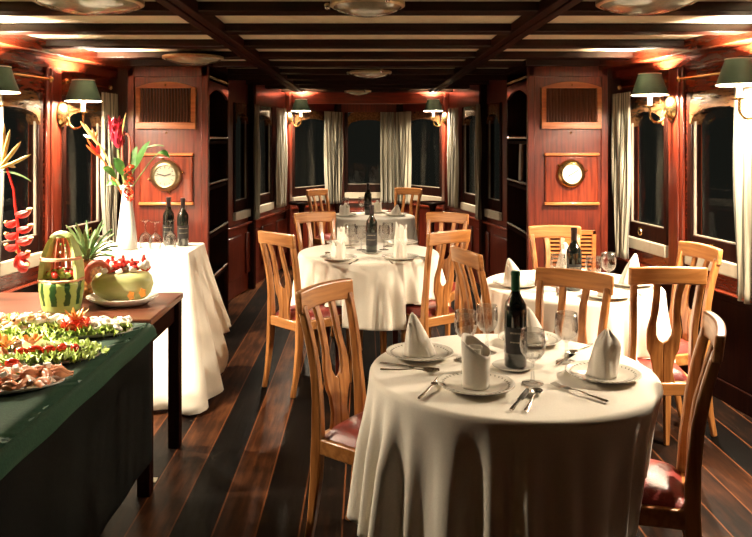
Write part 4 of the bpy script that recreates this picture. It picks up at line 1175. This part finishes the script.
# --- hanging heliconia at the left edge, in a vase out of the picture
HV = Vector((-1.83,3.40,ZB))
b = MB(); b.lathe([(.001,.004),(.06,0),(.066,.01),(.055,.12),(.035,.26),(.032,.32),(.038,.34),(.034,.34),(.028,.30),(.001,.28)], n=30, cap0=False, cap1=False)
tag(b.build('flower_vase', CERAM, smooth='all', loc=HV), 'tall white vase at the left end of the wooden table', 'vase')
HY=3.32; base=HV+Vector((.01,0,.30)); t=thing('hanging_heliconia','red hanging heliconia with yellow-tipped bracts over the left window','flower',base)
pts=bez(base, FP(-10,100,HY), FP(14,190,HY),10)+[FP(15,205,HY),FP(18,225,HY),FP(17,245,HY),FP(22,262,HY)]
b=MB(); b.tube([p-base for p in pts],.0055,8); b.build('stem', HELIR, t, smooth=True)
for k,(sx,sy,ex,ey) in enumerate(((16,214,32,209),(16,221,5,223),(18,229,33,225),(17,234,5,234),(18,241,33,238),(17,246,5,245),(20,254,30,252),(20,254,17,268),(22,258,28,266),(22,260,24,272))):
    p=FP(sx,sy,HY); q=FP(ex,ey,HY+(.05 if k%2 else -.05)); b=MB(); d=(q-p)
    b.tube([p-base+d*i/7+Vector((0,0,-.012*sin(PI*i/7))) for i in range(8)], [.008,.017,.022,.023,.021,.016,.009,.001], 9, flat=.75); br=b.build('bract', HELIR, t, smooth=True)
    b=MB(); b.tube([p-base+d*(.78+.3*i/4)+Vector((0,-.004,.003)) for i in range(5)],[.010,.011,.008,.005,.0006],7,flat=.7); b.build('bract_tip', HELIY, br, smooth=True)
base=HV+Vector((-.005,.01,.30)); t=thing('heliconia_stem','yellow claw-shaped heliconia at the left edge above the hanging red one','flower',base)
b=MB(); b.tube([p-base for p in bez(base, FP(-45,200,HY), FP(0,165,HY))],.006,8); b.build('stem', STEMG, t, smooth=True)
for k,(ex,ey) in enumerate(((31,157),(21,144),(10,132),(16,170),(4,126))):
    p=FP(1+k*.4,168-k*2,HY); q=FP(ex,ey,HY-.03+.02*k); b=MB(); spike(b,p-base,q-p,(q-p).length,.020,Vector((0,0,.012))); b.build('bract', HELIY, t, smooth=True)
base=HV+Vector((.012,-.01,.30)); t=thing('leaf_sprig','thin green blade at the left edge under the yellow heliconia','leaf',base)
b=MB(); leaf(b, FP(-8,172,HY)-base, FP(31,181,HY)-base, .006); b.build('leaf_blade', LEAFB, t, smooth='all')
b=MB(); b.tube([Vector((0,0,0)), FP(-8,172,HY)-base],.004,6); b.build('stem', STEMG, t, smooth=True)

# --- platters on the green cloth
ZG=.7585
def platter(c, a, bb, rz, label):
    t=thing('serving_platter',label,'platter',(*c,ZG),rz)
    b=MB(); b.lathe([(.001,.004),(.82,.004),(.93,.012),(1.0,.018),(1.0,.015),(.9,.003),(.82,.0),(.001,.0)],n=64,cap0=False,cap1=False)
    b.v=[(x*a,y*bb,z) for x,y,z in b.v]; b.build('platter_body', CHINA, t, smooth='all')
    return t
def lettuce(c,a,bb,rz,label,n,rin,seed,size=.035):
    rnd=random.Random(seed); b=MB(); cr,sr=cos(rz),sin(rz)
    for k in range(n):
        th=rnd.random()*2*PI; q=rnd.uniform(rin,1.0)**.5 if rin<.5 else rnd.uniform(rin,1.02)
        x,y=a*q*cos(th),bb*q*sin(th); s=size*rnd.uniform(.7,1.25); tilt=Euler((rnd.uniform(-.7,.7),rnd.uniform(-.7,.7),rnd.random()*6)).to_matrix()
        rows=[]; p0=rnd.random()*6
        for i in range(4):
            r_=s*i/3+.0005; rows.append([Vector((x*cr-y*sr,x*sr+y*cr,.017+.010*rnd.random()))+tilt@Vector((r_*cos(w),r_*sin(w)*.8,(.012*sin(5*w+p0)+.007*sin(9*w+2*p0))*(i/3)**1.5)) for w in [2*PI*j/18 for j in range(18)]])
        b.grid(rows,closed_u=True)
    o=b.build('lettuce', LETT, smooth='all', loc=(*c,ZG+.006), fixn=False)
    tag(o,label,'lettuce',kind='stuff')
def at(c,rz,x,y,z): return (c[0]+x*cos(rz)-y*sin(rz), c[1]+x*sin(rz)+y*cos(rz), ZG+z)
C1,A1,B1,R1=(-1.34,2.91),.445,.125,-.02
C2,A2_,B2,R2=(-1.335,2.575),.43,.135,.0
C3,A3,B3,R3=(-1.30,2.262),.385,.125,.10
platter(C1,A1,B1,R1,'oval platter at the back of the buffet with tomato flower and white rings')
platter(C2,A2_,B2,R2,'oval platter in the middle of the buffet ringed with lettuce')
platter(C3,A3,B3,R3,'oval platter at the front of the buffet piled with pink slices')
lettuce(C1,A1*.98,B1*1.0,R1,'frilly green lettuce bed on the back buffet platter',230,.30,1,.026)
lettuce(C2,A2_*1.0,B2*1.02,R2,'frilly green lettuce border on the middle buffet platter',330,.66,2,.025)
lettuce(C3,A3*.8,B3*.7,R3,'a few lettuce shreds under the pink slices on the front platter',24,.2,3,.024)
# food prototypes
def food(name, build, mat, cat, smooth=True, bevel=0):
    b=MB(); build(b); return Proto(tag(b.build(name, mat, smooth=smooth, bevel=bevel),'',cat))
def crescent(b):
    rows=[]
    for i in range(9):
        q=-1+i/4; wd=.016*(1-q**4)**.5+.001
        rows.append([(.034*q, wd*math.cos(PI*j/8)*1.0+.006*q*q, .004+.013*math.sin(PI*j/8)*(1-.5*q*q)+.004*math.sin(4*q+j*.5)) for j in range(9)])
    b.grid(rows); rows=[[(x,y*.55,z+.006) for x,y,z in r] for r in rows]; b.grid(rows)
HAM=food('ham_slice',crescent,SALMON,'ham slice'); HAMP=food('pale_ham_slice',crescent,PALEPINK,'ham slice')
CHEESE=food('cheese_cube',lambda b:b.obox((0,0,.008),.011,.008,.008),WHITEF,'cheese',False,.003)
RING=food('squid_ring',lambda b:b.tube([(.014*cos(2*PI*k/16),.014*sin(2*PI*k/16),.006) for k in range(17)],.006,7,cap=False),WHITEF,'squid ring')
def mound(b):
    b.ell((0,0,.012),(.019,.017,.012),12); b.ell((.006,.004,.024),(.010,.009,.006),8)
CAN=food('canape',mound,SHRIMP,'canape'); CANG=food('canape',mound,CREAMF,'canape')
SLC=food('cucumber_slice',lambda b:b.lathe([(.001,0),(.019,0),(.020,.002),(.019,.0045),(.001,.0045)],n=22,cap0=False,cap1=False),CUKE,'cucumber slice')
TSL=food('tomato_wedge',lambda b:b.ell((0,0,.012),(.022,.013,.012),12),TOMATO,'tomato')
def blossom(b):
    for k in range(6):
        a=k*PI/3; b.tube([(0,0,.008),(.014*cos(a),.014*sin(a),.020),(.026*cos(a),.026*sin(a),.030),(.032*cos(a),.032*sin(a),.027)],[.004,.008,.008,.001],6,flat=.4)
BLO=food('carrot_blossom',blossom,ORANGEF,'carrot garnish')
ROLL=food('salad_roll',lambda b:b.tube([(-.034,0,.013),(-.03,0,.013),(.03,.004,.013),(.034,.004,.013)],[.008,.012,.012,.008],10),WHITEF,'roll')
rnd=random.Random(21)
for k in range(120):
    th=k*2.4; q=((k+.5)/120)**.5*1.0; P=HAM if k%3 else HAMP
    P(at(C3,R3,A3*q*cos(th),B3*q*sin(th),.014+.034*(1-q)+rnd.uniform(0,.012)),rot=(rnd.uniform(-.22,.22),rnd.uniform(-.22,.22),rnd.random()*6),
      label='rolled pink ham slice on the front buffet platter' if P is HAM else 'pale pink ham slice on the front buffet platter', group='pink ham slices on the front platter' if P is HAM else 'pale ham slices on the front platter', scale=rnd.uniform(.8,1.15))
for k in range(20):
    th=k*2.4+1; q=((k+.5)/20)**.5*.9
    CHEESE(at(C3,R3,A3*q*cos(th),B3*q*sin(th),.045+.022*(1-q)),rot=(rnd.uniform(-.4,.4),rnd.uniform(-.4,.4),rnd.random()*6),label='white cheese cube among the ham slices on the front platter',group='white cheese cubes on the front platter')
TSL(at(C3,R3,.21,.06,.045),rz=.4,label='red tomato wedge at the back rim of the front buffet platter')
# middle platter
for k in range(54):
    x=-.36+.50*((k*7)%54)/54; y=rnd.uniform(-.07,.075); P=(CAN,HAM,HAM,HAMP)[k%4]
    P(at(C2,R2,x,y,.020+rnd.uniform(0,.018)),rot=(rnd.uniform(-.35,.35),rnd.uniform(-.35,.35),rnd.random()*6),label='pale seafood mound on the middle buffet platter' if P is CAN else ('salmon-pink strip on the middle buffet platter' if P is HAM else 'pale salmon strip on the middle buffet platter'),
      group='seafood mounds on the middle platter' if P is CAN else ('salmon strips on the middle platter' if P is HAM else 'pale salmon strips on the middle platter'))
for k in range(10):
    SLC(at(C2,R2,.17+.022*k,.045-.006*k+.012*(k%2),.034+.003*(k%3)),rot=(.5,.25,.3*k),label='overlapping cucumber slice at the right of the middle buffet platter',group='cucumber slices on the middle platter',scale=1.2)
for x,y,l in ((.13,-.04,'orange carrot blossom left of the tomato wedges on the middle platter'),(.07,.0,'orange carrot blossom farther left on the middle platter, among salmon strips'),(.20,.0,'orange carrot blossom behind the tomato wedges on the middle platter')):
    BLO(at(C2,R2,x,y,.040),rz=x*9,label=l,scale=1.25)
for k in range(5):
    TSL(at(C2,R2,.19+.04*k,-.065+.010*k,.032+.004*(k%2)),rot=(.3,.1,.5*k),label='red tomato wedge in the row on the middle buffet platter',group='tomato wedges on the middle platter',scale=1.15)
# back platter
for k in range(62):
    x=-.40+.50*((k*11)%62)/62; y=rnd.uniform(-.095,.085); P=CAN if k%2 else CANG
    P(at(C1,R1,x,y,.022+.03*(1-abs(y)/.09)+rnd.uniform(0,.012)),rot=(rnd.uniform(-.3,.3),rnd.uniform(-.3,.3),rnd.random()*6),label='orange-pink canape heaped at the left of the back platter' if P is CAN else 'cream canape heaped at the left of the back platter',group='pinkish canapes on the back platter' if P is CAN else 'whitish canapes on the back platter',scale=rnd.uniform(.7,1.05))
for k in range(7):
    ROLL(at(C1,R1,.02+.035*k,.045-.02*(k%3),.038),rz=.3*k+.5,label='white salad roll left of the tomato flower on the back platter',group='white rolls on the back platter')
for k in range(22):
    RING(at(C1,R1,.33+rnd.uniform(-.05,.085),rnd.uniform(-.055,.055),.032+.012*rnd.random()),rot=(rnd.uniform(-.5,.5),rnd.uniform(-.5,.5),rnd.random()*3),label='white squid ring heaped at the right end of the back platter',group='white rings on the back platter',scale=rnd.uniform(.9,1.2))
t=thing('tomato_flower','red tomato carved as a flower with orange shreds, centre of the back platter','tomato',at(C1,R1,.245,-.045,.018))
for k in range(8):
    a=k*PI/4; b=MB(); rows=[]
    for i in range(7):
        q=i/6; rr=.016+.044*sin(q*1.9)*.75; ww=.026*sin(PI*(.15+.80*q))
        rows.append([Vector((rr*cos(a)-w*sin(a), rr*sin(a)+w*cos(a), .004+.048*q+ -.3*abs(w))) for w in (-ww,-ww*.5,0,ww*.5,ww)])
    b.grid(rows); b.build('petal', TOMATO, t, smooth='all', solid=.006)
b=MB(); b.ell((0,0,.03),(.03,.03,.028),12); b.build('tomato_heart', TOMATO, t, smooth=True)
for k in range(22):
    a=k*2.4; b=MB(); p=Vector((.012*cos(a),.012*sin(a),.048)); spike(b,p,Vector((cos(a)*.8,sin(a)*.8,1.1)),.034+.012*(k%3),.0055,Vector((0,0,-.008)),4); b.build('orange_shred', ORANGEF if k%3 else FLESHP, t, smooth=True)
# ------------------------------------------------------------------ camera, night outside, exposure
w = bpy.data.worlds.new('night'); sc.world = w; w.use_nodes = True
w.node_tree.nodes['Background'].inputs[0].default_value = (.009,.0092,.007,1); w.node_tree.nodes['Background'].inputs[1].default_value = 1.0
cd = bpy.data.cameras.new('camera'); cam = bpy.data.objects.new('camera', cd); COL.objects.link(cam)
cam.location = (0,0,1.51); cam.rotation_euler = (PI/2,0,0)
cd.sensor_width = 36; cd.lens = 754/752*36; cd.shift_x = 11/752; cd.shift_y = -(268.5-139)/752; cd.clip_start = .05
sc.camera = cam
vs = sc.view_settings; vs.view_transform = 'Standard'; vs.look = 'None'; vs.exposure = EXPO; vs.gamma = 1; vs.use_curve_mapping = False
sc.cycles.max_bounces = 8; sc.cycles.transparent_max_bounces = 24; sc.cycles.sample_clamp_indirect = 4
